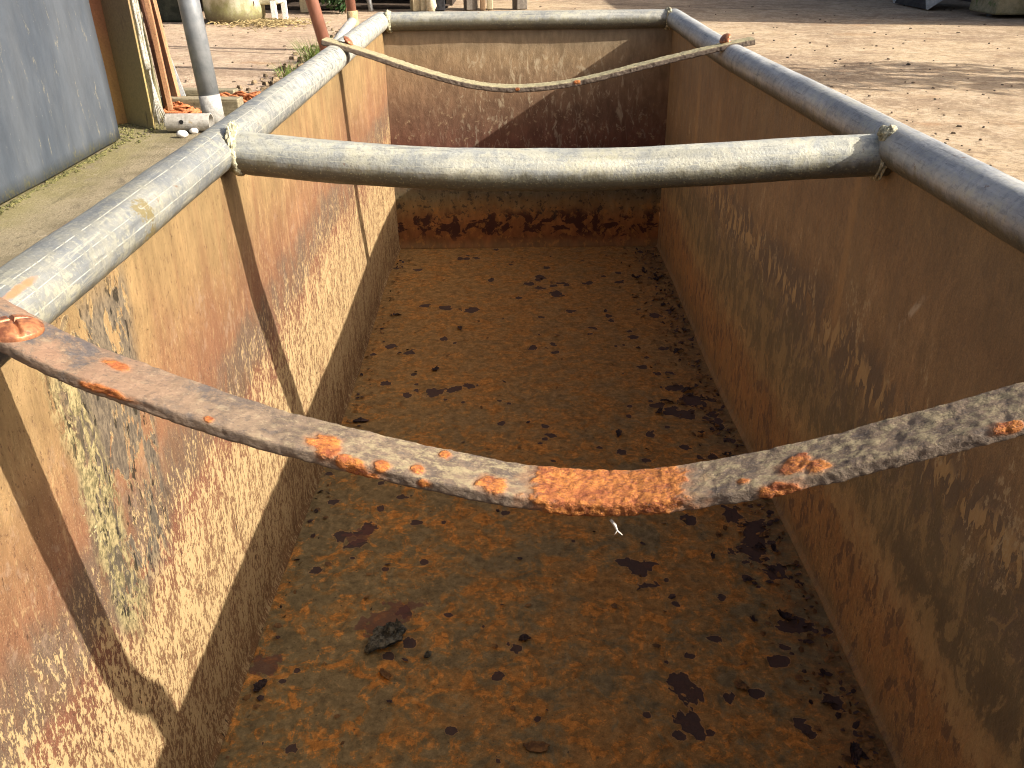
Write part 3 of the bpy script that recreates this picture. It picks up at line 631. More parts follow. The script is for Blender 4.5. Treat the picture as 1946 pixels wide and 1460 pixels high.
bolt((.545, a_+b_*.545, .068), .0175, .009, (.1, -.1, .2), near_s)
def tab(c, rot, parent):       # bolt head bent up on edge, seen as a rusty fin
    o = MB().lathe([(.001, -.003), (.012, -.003), (.015, .0), (.012, .003), (.001, .003)], 24).tube([(0, 0, 0), (.002, 0, -.03)], .006, 10).build('bolt', boltm, smooth=True)
    o.matrix_parent_inverse = Matrix.Translation(-Vector((0, 1.5, G))); o.parent = parent; o.location = c; o.rotation_euler = rot
tab((-.398, 2.236, .036), (.3, .75, .3), far_s); tab((.514, 2.166, .040), (.3, -.75, .1), far_s)
# ------------------------------------------------------------------ loose flakes on the floor
mfk = Mat('scale_flake', .8, .05, .3); n_ = mfk.noise(70, 5, .7); fcol = mfk.mix(mfk.ss(n_, .4, .62), (.028, .018, .018), (.085, .05, .04)); mfk.bump(n_, .6, .003); flakem = mfk.done(fcol)
mfo = Mat('orange_flake', .85, 0, .2); n_ = mfo.noise(60, 5, .7); mfo.bump(n_, .6, .003); flakeo = mfo.done(mfo.mix(mfo.ss(n_, .4, .6), (.12, .065, .03), (.24, .125, .045)))
mfg = Mat('bark_flake', .8, 0, .3); n_ = mfg.noise(90, 5, .75); mfg.bump(n_, .9, .004); flakeg = mfg.done(mfg.mix(mfg.ss(n_, .4, .62), (.035, .032, .022), (.15, .14, .10)))
def flake_mesh(name, L, Wd, th, curl, seed, n=14, rough=.25):
    k = 34; top = []; bot = []
    F1 = lambda x, y, s_: float(fbm(np.array(x+seed*3.7), np.array(y+seed*1.9), 4, s_))-.5
    for i in range(n+1):
        f_ = i/n; rt = []; rb = []
        for j in range(k):
            a = 2*math.pi*j/k; r = f_*(1+1.1*F1(math.cos(a)*1.6+9, math.sin(a)*1.6+9, 2)+.5*F1(math.cos(a)*6+9, math.sin(a)*6+9, 3)); x, y = L/2*r*math.cos(a), Wd/2*r*math.sin(a)
            z = curl*((x/(L/2))**2*.55*math.cos(seed)+(y/(Wd/2))**2*.35+rough*4*F1(x/L*5+20, y/L*5+20, 4)+rough*2*F1(x/L*14+20, y/L*14+20, 5))
            rt.append((x, y, z+th*(1-.5*f_**3))); rb.append((x, y, z-th*.3))
        top.append(rt); bot.append(rb)
    zmin = min(p[2] for r_ in bot for p in r_)
    return MB().quadgrid([[(x, y, z-zmin) for (x, y, z) in r_] for r_ in bot[::-1]+top], closed_v=True)
def flake_thing(label, u, v, L, Wd, th, curl, rz, seed, mat, group=None, z=ZF+.0015):
    p = at(u, v, 2, ZF); o = flake_mesh('rust_flake', L, Wd, th, curl, seed).build('rust_flake', mat, None, (p.x, p.y, z), (0, 0, rz), smooth=False)
    return tag(o, label, 'flake', group)
bf = flake_thing('largest loose flake on the trough floor, dark layered and crinkled like bark', 735, 1220, .078, .048, .005, .012, .55, 3, flakeg)
o = flake_mesh('bark_layer', .056, .036, .004, .010, 11, 14, .4).build('flake_layer', flakeg, bf, (.006, .003, .004), (.1, 0, .2))
o = flake_mesh('bark_layer', .034, .026, .004, .009, 15, 14, .4).build('flake_layer', flakeg, bf, (.015, .006, .008), (-.1, .1, .9))
flake_thing('upright curled black flake close to the foot of the sunlit wall', 496, 1308, .026, .014, .002, .010, 1.0, 5, flakem)
flake_thing('small dark green flake right of the largest flake', 812, 1248, .016, .012, .002, .005, 1.3, 6, flakeg)
flake_thing('orange-brown rust flake at the bottom edge of the photo, mid floor', 1020, 1422, .036, .022, .002, .005, -.2, 7, flakeo)
flake_thing('black oval flake by the foot of the sunlit wall just behind the near strap', 685, 802, .034, .018, .003, .005, .1, 8, flakem)
flake_thing('small brown flake between the two dark bare patches and the shaded wall', 1408, 1306, .018, .022, .002, .004, .3, 9, flakeo)
flake_thing('curled dark flake lying alone below the middle of the floor', 997, 1216, .020, .015, .002, .005, .4, 10, flakem)
fm = [flake_mesh('rust_chip', .020+.003*k, .010+.001*k, .0012, .006+.0015*(k % 3), 30+k, n=5).mesh('rust_chip') for k in range(6)]
for k, me in enumerate(fm): me.materials.append(flakem if k % 3 else flakeo)
for k in range(48):
    y = random.uniform(.75, 3.0); fx_ = float(flR(y))-.035-abs(random.gauss(0, .07)) if k % 5 else random.uniform(-.4, .5)
    o = bpy.data.objects.new('rust_chip', fm[k % 6]); COL.objects.link(o); o.location = (fx_, y, ZF+.002)
    o.rotation_euler = (random.uniform(-.3, .3), random.uniform(-.3, .3), random.uniform(0, 6.28)); s_ = random.uniform(.5, 1.25); o.scale = (s_, s_, s_)
    tag(o, 'small curled rust chip lying loose on the trough floor', 'rust chip', 'rust chips shed onto the trough floor')
mbd = MB()
for k in range(1050):
    y = random.uniform(.6, 3.08); x = float(flR(y))-.018-abs(random.gauss(0, .05)); r = random.uniform(.0015, .006); a = random.uniform(0, 6.28); z = ZF+.0035
    if k % 6 == 0: x = random.uniform(-.42, .5)
    if k % 9 == 0: x = float(flL(y))+.02+abs(random.gauss(0, .02))
    b0 = len(mbd.v); tz = random.uniform(0, .005)
    for q in range(5):
        an = a+q*1.256; rr = r*random.uniform(.6, 1.2); mbd.v.append((x+rr*math.cos(an)*1.4, y+rr*math.sin(an), z+tz*math.cos(an-a)+random.uniform(0, .001)))
    mbd.v.append((x, y, z+.0015)); mbd.f += [(b0+q, b0+(q+1) % 5, b0+5) for q in range(5)]; mbd.f.append((b0+4, b0+3, b0+2, b0+1, b0))
o = mbd.build('rust_crumbs', flakeo); o['kind'] = 'stuff'; o.data.materials.append(flakem)
o.data.polygons.foreach_set('material_index', [(i//6*7) % 5 % 2 for i in range(len(o.data.polygons))])
tag(o, 'fine rust crumbs gathered along the foot of the shaded wall', 'rust crumbs')
# white shred clinging to the near strap
mwt = Mat('white_shred', .8); white = mwt.done((.55, .52, .46))
p = at(1160, 992, 1, a_+b_*.075-.018)
o = MB().tube([(0, 0, .002), (.003, -.002, -.001), (.005, -.003, -.006), (.009, -.003, -.010)], [.0011, .0013, .0007, .0004], 8).tube([(.005, -.003, -.006), (.003, -.004, -.009)], [.0005, .0003], 6).build('white_shred', white, None, p, smooth=True)
tag(o, 'tiny white shred stuck under the orange scab of the near strap', 'shred')

# ================================================================== the yard
def mat_yard():
    m = Mat('yard_concrete', .9, 0, .2); X, Y, Z = m.xyz()
    n1 = m.noise(.9, 5, .6, dist=.4); n2 = m.noise(5, 6, .7, dist=.6); n3 = m.noise(28, 6, .75); gr = m.noise(140, 4, .7); n4 = m.noise(3.4, 5, .7)
    c = m.mix(m.ss(n1, .35, .65), (.40, .295, .19), (.49, .375, .24))
    c = m.vary(c, n1, .84, 1.14); c = m.vary(c, n2, .72, 1.22)
    left = m.ss(X, -.2, -1.6)
    c = m.mix(m.mul(left, .55), c, (.48, .36, .275))
    c = m.mix(m.mul(m.ss(n2, .52, .64), .6), c, (.27, .19, .12))
    c = m.mix(m.mul(m.ss(n4, .52, .40), .55), c, (.57, .46, .32))
    c = m.mix(m.mul(m.ss(n3, .54, .64), .7), c, (.22, .16, .105))
    c = m.mix(m.mul(m.ss(n3, .47, .36), .55), c, (.62, .51, .37))
    c = m.mix(m.mul(m.ss(gr, .60, .70), .65), c, (.17, .125, .09))
    n5 = m.noise(12, 5, .7, dist=.5, loc=(2, 9, 0)); c = m.mix(m.mul(m.ss(n5, .53, .62), .6), c, (.25, .18, .115)); c = m.mix(m.mul(m.ss(n5, .45, .36), .5), c, (.60, .49, .35))
    stn = m.mul(m.ss(m.noise((.8, 2.0, 1), 4, .6, loc=(3, 1, 0)), .60, .68), m.ss(n2, .35, .6))
    c = m.mix(m.mul(stn, .5), c, (.36, .20, .09))
    def dark_line(px, py, qx, qy, wd):  # thin dark line on the ground through two points
        L = math.hypot(qx-px, qy-py); nx, ny = -(qy-py)/L, (qx-px)/L
        d = m.ma('ABSOLUTE', m.add(m.sub(m.add(m.mul(X, nx), m.mul(Y, ny)), px*nx+py*ny), m.mul(m.sub(n2, .5), .02)))
        return m.ss(d, wd, wd*.4)
    j = m.mul(dark_line(-3.83, 10.08, -2.18, 9.36, .035), m.ss(X, -1.4, -1.8))
    j = m.mx(j, m.mul(dark_line(2.0, 15.2, 4.2, 13.9, .05), m.ss(X, 1.2, 1.8), m.ss(X, 4.6, 4.0)))
    c = m.mix(m.mul(j, .8), c, (.10, .075, .055))
    big_ = m.noise((.55, 1.1, 1), 5, .62, dist=.7, loc=(7, 3, 0)); c = m.mix(m.mul(m.ss(big_, .54, .63), m.ss(n3, .36, .52), .6), c, (.235, .165, .11))
    c = m.gain(c, 1.12); c = m.tint(c, (.97, .955, .95))
    m.bump(m.add(m.mul(n2, .7), m.add(m.mul(n3, .9), m.mul(gr, .5))), .85, .04)
    return m.done(c)
gx = np.r_[-150, -60, -30, np.linspace(-14, 14, 60), 30, 60, 150]; gy = np.r_[-150, -50, -20, np.linspace(-6, 24, 64), 50, 150, 300]
GX, GY = np.meshgrid(gx, gy, indexing='ij')
GZ = G-.004+(fbm(GX*.7+50, GY*.7+50, 3, 30)-.7)*.02
structure(link('yard_ground', grid_mesh('yard_ground', GX, GY, GZ, flip=False), mat_yard()))
mp = Mat('mossy_pad', .92, 0, .15); n1 = mp.noise(2.5, 5, .65); n2 = mp.noise((9, 4, 1), 6, .72, dist=.4); n3 = mp.noise(60, 5, .75); X, Y, Z = mp.xyz()
c = mp.mix(mp.ss(n1, .38, .62), (.16, .132, .085), (.24, .20, .13)); c = mp.mix(mp.mul(mp.ss(n2, .55, .65), .8), c, (.12, .10, .07))
moss = mp.mul(mp.ss(mp.add(X, mp.mul(mp.sub(n1, .5), .5)), -1.98, -2.30), mp.ss(n2, .32, .5)); c = mp.mix(mp.mul(moss, .55), c, mp.mix(n3, (.15, .135, .05), (.26, .23, .09)))
c = mp.mix(mp.mul(mp.ss(n3, .58, .68), .6), c, (.38, .33, .23)); c = mp.mix(mp.mul(mp.ss(n3, .42, .34), .6), c, (.07, .055, .04))
c = mp.mix(mp.mul(mp.ss(mp.noise((7, 11, 1), 5, .7, dist=.8, rot=(0, 0, .5)), .64, .69), .55), c, (.40, .34, .26))
mp.bump(mp.add(n2, n3), .6, .015); padm = mp.done(c)
px_ = np.linspace(-7, -1.0, 80); py_ = np.linspace(-3, 6.9, 110); PX, PY = np.meshgrid(px_, py_, indexing='ij')
PX = PX+(PX > -1.2)*((fbm(PY*2, PY*0, 3, 33)-.5)*.2)
structure(link('concrete_pad', grid_mesh('concrete_pad', PX, PY, G+.012+(fbm(PX*3, PY*3, 3, 34)-.5)*.012), padm))
PADZ = G+.014
def simple(name, c1, c2, sc=30, rough=.8, bump=.4, metal=0, stretch=None, lo=.4, hi=.6, c3=None, c3lo=.6, spec=.3, dist=.006):
    m = Mat(name, rough, metal, spec); n1 = m.noise(stretch or sc, 5, .65, dist=.4); n2 = m.noise(sc*5, 4, .7)
    c = m.mix(m.ss(n1, lo, hi), c1, c2); c = m.vary(c, n2, .70, 1.06)
    if c3: c = m.mix(m.ss(m.noise(sc*1.7, 5, .7, loc=(3, 3, 3)), c3lo, c3lo+.07), c, c3)
    m.bump(m.add(n1, n2), bump, dist); return m.done(c)
# painted sheet wall
ms = Mat('blue_grey_painted_sheet', .55, .0, .45); X, Y, Z = ms.xyz(); n1 = ms.noise((1, 3, .9), 5, .6); n2 = ms.noise((1, 10, 3), 6, .7); n3 = ms.noise((1, 70, 40), 4, .7); st = ms.noise((1, 20, 5), 5, .65, dist=.8)
c = ms.mix(ms.ss(n1, .35, .65), (.042, .053, .069), (.066, .077, .092)); c = ms.vary(c, n2, .86, 1.15)
lowm = ms.ss(ms.add(Z, ms.mul(ms.sub(n2, .5), .9)), .40, .0)
c = ms.mix(ms.mul(lowm, ms.ss(st, .54, .68), ms.ss(n2, .45, .6), .5), c, (.16, .145, .09))
c = ms.mix(ms.mul(ms.ss(st, .60, .66), ms.ss(n3, .47, .58), .6), c, (.22, .20, .14)); c = ms.mix(ms.ss(n3, .70, .73), c, (.4, .38, .30)); c = ms.mix(ms.ss(n3, .30, .27), c, (.03, .03, .03))
c = ms.mix(ms.mul(ms.ss(ms.add(Z, ms.mul(ms.sub(n2, .5), .3)), .07, .0), ms.ss(n3, .45, .6), .8), c, (.15, .14, .055)); ms.bump(ms.add(n1, ms.mul(n3, .15)), .25, .03); sheetm = ms.done(c)
pw = thing('sheet_wall', 'blue-grey painted metal sheet wall with scuffed mossy foot, left of the trough', 'wall', (-2.4, 1.6, PADZ))
zz_ = np.linspace(.015, 3.0, 40); yq = np.linspace(-4.2, 3.65, 90); YQ, ZQ = np.meshgrid(yq, zz_, indexing='ij')
XQ = (fbm(YQ*1.2, ZQ*1.2, 3, 40)-.5)*.03+.02
o = link('sheet', grid_mesh('sheet', XQ, YQ, ZQ, flip=False), sheetm, pw); s_ = o.modifiers.new('t', 'SOLIDIFY'); s_.thickness = .03; s_.offset = -1
MB().box((-.06, -.3, 1.5), (.08, 7.6, 2.9)).build('core', simple('sheet_back', (.1, .1, .1), (.16, .16, .16)), pw)
# moss at the foot
mm = simple('moss', (.10, .10, .035), (.26, .235, .09), 60, .95, .9, dist=.01)
mo = MB()
for k in range(900):
    y = random.uniform(2.5, 5.3); x = -2.375+abs(random.gauss(0, .025)); r = random.uniform(.003, .011)*(1.5 if k % 17 == 0 else 1)
    if k % 4 == 0: x = random.uniform(-2.6, -2.25); y = random.uniform(5.2, 5.75)
    b0 = len(mo.v); n_ = 7
    for i, (rr, z) in enumerate(((1, -.2), (.8, .35), (.35, .7))):
        for j in range(n_): a = 6.283*j/n_; k2 = r*rr*random.uniform(.75, 1.25); mo.v.append((x+k2*math.cos(a), y+k2*math.sin(a), PADZ+r*z*.8))
    for i in range(2):
        for j in range(n_): mo.f.append((b0+i*n_+j, b0+i*n_+(j+1) % n_, b0+(i+1)*n_+(j+1) % n_, b0+(i+1)*n_+j))
    mo.f.append(tuple(b0+2*n_+j for j in range(n_)))
o = mo.build('moss', mm, smooth=True); o['kind'] = 'stuff'; tag(o, 'yellow-green moss along the foot of the sheet wall', 'moss')
# steel column
def grad(name, low, high, z0, z1, stain):
    m = Mat(name, .8, 0, .3); X, Y, Z = m.xyz(); n1 = m.noise((14, 14, 4), 5, .65); n2 = m.noise(70, 4, .7)
    c = m.mix(m.ss(m.add(Z, m.mul(m.sub(n1, .5), .5)), z0, z1), low, high); c = m.vary(c, n2, .85, 1.15); c = m.mix(m.mul(m.ss(n1, .60, .70), .6), c, stain)
    m.bump(m.add(n1, n2), .4, .005); return m.done(c)
colm = grad('mossy_steel', (.30, .23, .09), (.24, .16, .09), .1, 1.1, (.07, .05, .03)); flm = grad('red_lead_steel', (.34, .20, .07), (.29, .115, .065), .15, .95, (.15, .08, .04))
cl = thing('steel_column', 'rusty red and mossy steel channel column standing at the end of the blue-grey wall', 'column', (-2.43, 5.70, PADZ), (0, 0, math.atan2(-.27, .32)))
MB().box((.01, 0, 1.5), (.34, .012, 3.0)).build('web', colm, cl, bevel=.003)
MB().box((-.167, -.075, 1.5), (.014, .15, 3.0)).build('flange', flm, cl, bevel=.003)
# post with frayed white rope behind the column
gp = simple('grey_green_timber', (.17, .16, .09), (.30, .28, .17), 20, stretch=(30, 30, 3))
MB().prism([(-.035, -.04), (.035, -.04), (.04, .04), (-.03, .04)], 0, 3.0).build('timber_post', gp, None, (-2.42, 6.0, PADZ), (.02, -.03, .4), bevel=.006)
tag(bpy.data.objects['timber_post'], 'slim grey-green timber post behind the steel column, white rope beside it', 'post')
rp = MB()
for q in range(5):
    pts = [(-2.285+.012*math.sin(3*t+q*1.3)+q*.005, 5.63+.02*math.cos(2*t+q), PADZ+.02+t*1.9+.0*q) for t in np.linspace(.18 if q else .0, 1, 30)]
    rp.tube(pts, [.006+.004*abs(math.sin(7*i+q)) for i in range(30)], 7)
for q in range(14):
    a = random.uniform(0, 6.28); rp.tube([(-2.27, 5.63, PADZ+.30), (-2.26+.02*math.cos(a), 5.61+.03*math.sin(a), PADZ+.14), (-2.24+.06*math.cos(a), 5.58+.05*math.sin(a), PADZ+.012)], [.004, .003, .001], 5)
o = rp.build('frayed_rope', simple('white_rope', (.30, .28, .22), (.52, .50, .44), 80), smooth=True); tag(o, 'frayed white rope hanging down the corner of the steel column', 'rope')
# leaning boards and bar
def lean(name, u0, v0, u1, y0, y1, ztop, wd, th, mat, label, cat, yaw=0.0, group=None):
    b = at(u0, v0, 1, y0); t = at(u1, 0, 1, y1); b = Vector(b); b.z = max(b.z, PADZ+.01); d = (Vector(t)-b); d = d*(ztop/d.z)
    z = d.normalized(); x = Vector((math.cos(yaw), math.sin(yaw), 0)); x = (x-z*x.dot(z)).normalized(); y = z.cross(x)
    o = MB().box((0, 0, d.length/2), (wd, th, d.length)).build(name, mat, None, bevel=.003); o.matrix_world = Matrix((x, y, z)).transposed().to_4x4(); o.location = b
    return tag(o, label, cat, group)
brn = simple('red_brown_board', (.30, .15, .075), (.42, .23, .12), 20, stretch=(40, 40, 2.5), c3=(.14, .06, .03), c3lo=.64); brd = simple('dark_brown_board', (.11, .045, .025), (.17, .08, .04), 20, stretch=(40, 40, 2.5))
lean('leaning_board', 338, 214, 283, 6.15, 6.25, 2.3, .11, .03, brn, 'widest reddish-brown board leaning upright, the lit one in front of the grey bar', 'board', -.5)
lean('leaning_board', 322, 216, 272, 6.05, 6.2, 2.3, .05, .03, brd, 'dark brown narrow board leaning in the shade left of the lit board', 'board', .4)
lean('leaning_board', 327, 218, 279, 6.02, 6.14, 2.3, .035, .03, brn, 'thin reddish board edge leaning between the dark board and the lit board', 'board', .1)
lean('leaning_bar', 350, 200, 274, 6.55, 6.75, 2.2, .06, .04, simple('zinc_bar', (.24, .25, .25), (.34, .34, .34), 30, .6), 'pale grey metal bar leaning behind the reddish-brown boards', 'bar', .2)
# grey downpipe with collar
pv = Mat('grey_pipe', .42, .35, .5); n1 = pv.noise(8, 5, .6); n2 = pv.noise((60, 60, 9), 5, .7); c = pv.mix(pv.ss(n1, .35, .65), (.17, .19, .21), (.27, .285, .30)); c = pv.mix(pv.mul(pv.ss(n2, .58, .68), .6), c, (.12, .13, .14)); pv.bump(n2, .2, .004); greyp = pv.done(c)
b = at(410, 240, 1, 5.75); b.z = PADZ; t = at(357, 0, 1, 5.80); d = Vector(t)-Vector(at(408, 235, 1, 5.75)); d *= 2.4/d.z
dp = thing('grey_post', 'stout grey metal pipe post leaning beside the boards, pale collar at its foot', 'post', b)
MB().tube([d*f_ for f_ in (.05, .3, .6, 1)], .066, 28).build('pipe', greyp, dp, smooth=True)
MB().tube([d*f_ for f_ in (0.0, .075)], .068, 28).build('collar', simple('pale_collar', (.30, .29, .27), (.42, .41, .38), 20), dp, smooth=True)
# white drain pipe with hole
hp = thing('drain_pipe', 'short white plastic drain pipe with a bolt hole lying by the rope', 'pipe', (at(360, 252, 2, PADZ).x, at(360, 252, 2, PADZ).y+.03, PADZ+.056))
cr = simple('white_plastic', (.32, .30, .26), (.44, .42, .38), 12, .5, c3=(.33, .27, .18), c3lo=.62)
hm = MB(); n = 28
out_, in_ = [], []
for xq in (-.135, -.1, -.0, .1, .14): out_.append([(xq, .055*math.cos(6.2832*j/n), .055*math.sin(6.2832*j/n)) for j in range(n)]); in_.append([(xq, .049*math.cos(6.2832*j/n), .049*math.sin(6.2832*j/n)) for j in range(n)])
hm.quadgrid(out_+in_[::-1], closed_u=True, closed_v=True); hm.build('pipe_wall', cr, hp, smooth=False)
MB().tube([(-.03, -.046, .012), (-.03, -.0572, .014)], .013, 16).build('bolt_hole', simple('hole_dark', (.01, .01, .01), (.02, .015, .01)), hp)
# twine heap
tw = simple('orange_twine', (.36, .10, .035), (.60, .24, .10), 60, .8)
def tangle(name, c, rx, ry, h, n, rad, seed, label, mat=tw):
    rs = random.Random(seed); m_ = MB()
    for k in range(n):
        a0 = rs.uniform(0, 6.28); r0 = rs.uniform(.2, 1); pts = []
        for i in range(9):
            a = a0+i*rs.uniform(.3, .55); r = r0*(1+.15*rs.uniform(-1, 1)); zc = max(.004, h*(1-r*.8)*(.5+.5*rs.random()))
            pts.append((c[0]+rx*r*math.cos(a), c[1]+ry*r*math.sin(a), c[2]+zc))
        m_.tube(pts, rad*rs.uniform(.7, 1.3), 6)
    o = m_.build(name, mat, smooth=True); return tag(o, label, 'twine')
tangle('twine_heap', (at(348, 216, 2, PADZ).x, at(348, 216, 2, PADZ).y, PADZ), .20, .13, .13, 52, .010, 3, 'heap of orange baling twine behind the white drain pipe')
rt = MB()
for k in range(7):
    p0 = at(400+random.uniform(0, 12), 188+random.uniform(-4, 10), 2, PADZ+.02); pts = [(p0.x+i*.05, p0.y+.03*math.sin(i+k), PADZ+.02+.05*math.sin(i*.6+k*.4)**2) for i in range(8)]; rt.tube(pts, .010, 6)
tag(rt.build('loose_twine', tw, smooth=True), 'loose strands of rust-coloured twine between grey post and trough rail', 'twine')
# sleepers
slp = simple('old_sleeper', (.20, .17, .11), (.30, .26, .17), 14, stretch=(3, 40, 40), c3=(.10, .085, .05), c3lo=.6)
for (u, v, L, h_, dy, lb) in ((385, 176, 1.0, .05, .10, 'grey weathered plank lying flat behind the boards, the upper plank'), (372, 190, 1.1, .12, .10, 'weathered squared timber lying under the upper plank behind the twine')):
    p = at(u, v, 2, G+h_); o = MB().box((0, 0, h_/2+.005), (L, dy, h_)).build('timber_plank', slp, None, (p.x-.25, p.y+.1, G+(.0 if h_ > .1 else .012)), (0, 0, -.12), bevel=.008); tag(o, lb, 'plank')
# stones
wst = simple('white_stone', (.62, .58, .53), (.82, .79, .74), 40, .8)
for (u, v, r, lb) in ((347, 256, .030, 'larger white pebble on the mossy concrete in front of the drain pipe'), (368, 249, .025, 'smaller white pebble beside the trough rail, nearer the grey post')):
    p = at(u, v, 2, PADZ+.015); o = lump('white_pebble', (0, 0, 0), r, wst, None, .3, 60, (1.2, .9, .75), n=10, seed=u); o.location = (p.x, p.y, PADZ+r*.6); tag(o, lb, 'pebble')
# grass tufts
gm = simple('grass', (.07, .12, .02), (.20, .27, .06), 40, .7); gdry = simple('dry_stalk', (.20, .14, .07), (.34, .26, .14), 40)
def tuft(u, v, n, h_, sp, label, z=G):
    p = at(u, v, 2, z); m_ = MB()
    for k in range(n):
        a = random.uniform(0, 6.28); r0 = random.uniform(0, sp*.5); ln = h_*random.uniform(.5, 1.1); bend = random.uniform(.15, .8); wv = random.uniform(.002, .005)
        x0, y0 = r0*math.cos(a), r0*math.sin(a); P = []
        for i in range(5):
            f_ = i/4; rr = ln*bend*f_**1.6; w_ = wv*(1-f_*.92); cx, cy, cz = x0+rr*math.cos(a), y0+rr*math.sin(a), ln*(f_-.25*bend*f_*f_)
            P.append([(cx-w_*math.sin(a), cy+w_*math.cos(a), cz), (cx, cy, cz+.0015), (cx+w_*math.sin(a), cy-w_*math.cos(a), cz)])
        m_.quadgrid(P)
    return tag(m_.build('grass_tuft', gm, None, (p.x, p.y, z)), label, 'grass')
tuft(600, 118, 170, .24, .34, 'bigger green grass tuft at the foot of the nearer red pipe'); tuft(545, 148, 70, .15, .2, 'smaller grass tuft low beside the pale trough rail')
wd_ = MB()
for k in range(260):
    p = at(random.uniform(430, 720), 0, 1, random.uniform(7, 12)); y = random.uniform(6.6, 11.8); x = -2.0+random.gauss(0, .10)-.04*(y-8)*.3
    r = random.uniform(.006, .03); a = random.uniform(0, 6.28); wd_.box((x, y, G+r*.5), (r*2.4, r, r), Matrix.Rotation(a, 3, 'Z'), .6)
o = wd_.build('dead_leaves', simple('leaf_litter', (.10, .07, .04), (.26, .19, .11), 30)); o['kind'] = 'stuff'; tag(o, 'strip of dry leaf litter behind the pale trough rail', 'leaves')
# red pipes
rdm = Mat('red_oxide_pipe', .5, .1, .4); n1 = rdm.noise((10, 10, 3), 5, .65); n2 = rdm.noise((50, 50, 16), 4, .6); c = rdm.mix(rdm.ss(n1, .35, .65), (.20, .085, .055), (.28, .13, .09)); c = rdm.mix(rdm.ss(n2, .70, .73), c, (.66, .56, .48)); redm_ = rdm.done(c)
p0 = at(633, 135, 2, G); t = at(603, 0, 1, p0.y); d = (Vector(t)-Vector(at(627, 80, 1, p0.y))); d *= 2.2/d.z
o = MB().tube([(0, 0, 0), tuple(d*.5), tuple(d)], .056, 24).build('red_pipe', redm_, None, (p0.x, p0.y, G), smooth=True); tag(o, 'nearer upright red-brown pipe flecked with white paint, grass at its foot', 'pipe')
q = Vector(at(671, 44, 1, 9.6)); rp2 = thing('red_downpipe', 'farther red-brown downpipe ending in a pale elbow near the trough corner', 'pipe', (q.x, q.y, G))
zb = q.z-G; MB().tube([(0, 0, zb), (-.02, 0, zb+.5), (-.06, 0, zb+1.8)], .050, 24).build('pipe', redm_, rp2, smooth=True)
MB().tube([(.002, 0, zb-.12), (0, 0, zb+.12)], .057, 24).build('socket', simple('mossy_socket', (.36, .25, .12), (.46, .36, .2), 20), rp2, smooth=True)
EL_ = [Vector(at(u_, v_, 1, y_))-Vector((q.x, q.y, G)) for (u_, v_, y_) in ((670, 40, 9.58), (667, 45, 9.52), (660, 53, 9.42), (648, 69, 9.3), (636, 86, 9.2), (628, 97, 9.1))]; MB().tube(EL_, .047, 20).build('elbow_pipe', simple('pale_elbow', (.30, .30, .28), (.42, .41, .38), 40, .6, c3=(.25, .25, .23), c3lo=.6), rp2, smooth=True)
MB().tube([(.0, 0, 0), (0, 0, zb-.1)], .03, 12).build('stub', simple('stub', (.3, .25, .18), (.4, .33, .25)), rp2, smooth=True)
# green-white barrel
bm = Mat('algae_barrel', .6, 0, .4); X, Y, Z = bm.xyz(); n1 = bm.noise((5, 5, 3), 5, .65); n2 = bm.noise(30, 5, .7)
c = bm.mix(bm.ss(bm.add(Z, bm.mul(bm.sub(n1, .5), .9)), .12, .42), (.24, .23, .10), (.56, .54, .40)); c = bm.mix(bm.mul(bm.ss(bm.add(Z, bm.mul(bm.sub(n2, .5), .25)), .22, .04), .9), c, (.13, .10, .05)); c = bm.mix(bm.mul(bm.ss(n2, .56, .66), .5), c, (.24, .24, .08)); barm = bm.done(c)
pb_ = at(433, 47, 2, G); br = thing('plastic_barrel', 'round-bottomed white plastic tank greened by algae beside the dark bin', 'tank', (pb_.x, pb_.y+.42, G))
MB().lathe([(.001, 0), (.36, .0), (.385, .012), (.402, .04), (.412, .08), (.415, .14), (.415, .355), (.423, .36), (.423, .385), (.415, .39), (.415, .9), (.38, 1.0), (.15, 1.05), (.001, 1.06)], 48).build('tank_body', barm, br, smooth=True)
MB().box((.09, -.405, .52), (.34, .06, .22)).build('label_plate', simple('tank_panel', (.62, .60, .38), (.75, .73, .55), 8), br, bevel=.01)
pd = at(322, 43, 2, G); dk = thing('dark_bin', 'dark green-black bin standing in shade left of the algae-green tank', 'bin', (pd.x-.05, pd.y+.35, G))
MB().box((0, 0, .45), (.60, .6, .9), None, 1.08).build('bin_body', simple('dark_plastic', (.018, .022, .015), (.04, .045, .03), 8), dk, bevel=.03); MB().box((0, 0, .93), (.70, .7, .05)).build('lid', simple('dark_lid', (.02, .024, .018), (.035, .04, .03)), dk, bevel=.015)
# white plastic trough fitting on legs
pl = at(520, 42, 2, G); wt = thing('plastic_tub', 'cream plastic tub on two white legs with a round spout facing the yard', 'tub', (pl.x-.05, pl.y+.18, G))
crm = simple('cream_plastic', (.66, .62, .46), (.80, .77, .62), 10, .5)
MB().box((-.06, .05, .42), (.46, .5, .40)).build('tub_body', crm, wt, bevel=.06)
MB().tube([(-.20, -.2, .26), (-.20, -.30, .25)], [.075, .08], 20).build('spout', crm, wt, smooth=True); MB().tube([(-.20, -.301, .25), (-.20, -.304, .25)], .052, 20).build('spout_hole', simple('spout_dark', (.09, .03, .015), (.13, .05, .02)), wt)
whm = simple('white_leg', (.74, .72, .66), (.84, .82, .78), 12, .5)
MB().box((.07, -.16, .14), (.075, .075, .28)).build('leg', whm, wt, bevel=.008); MB().box((.14, .16, .14), (.075, .075, .28)).build('leg', whm, wt, bevel=.008); MB().box((-.25, .16, .14), (.06, .06, .28)).build('leg', whm, wt, bevel=.008)
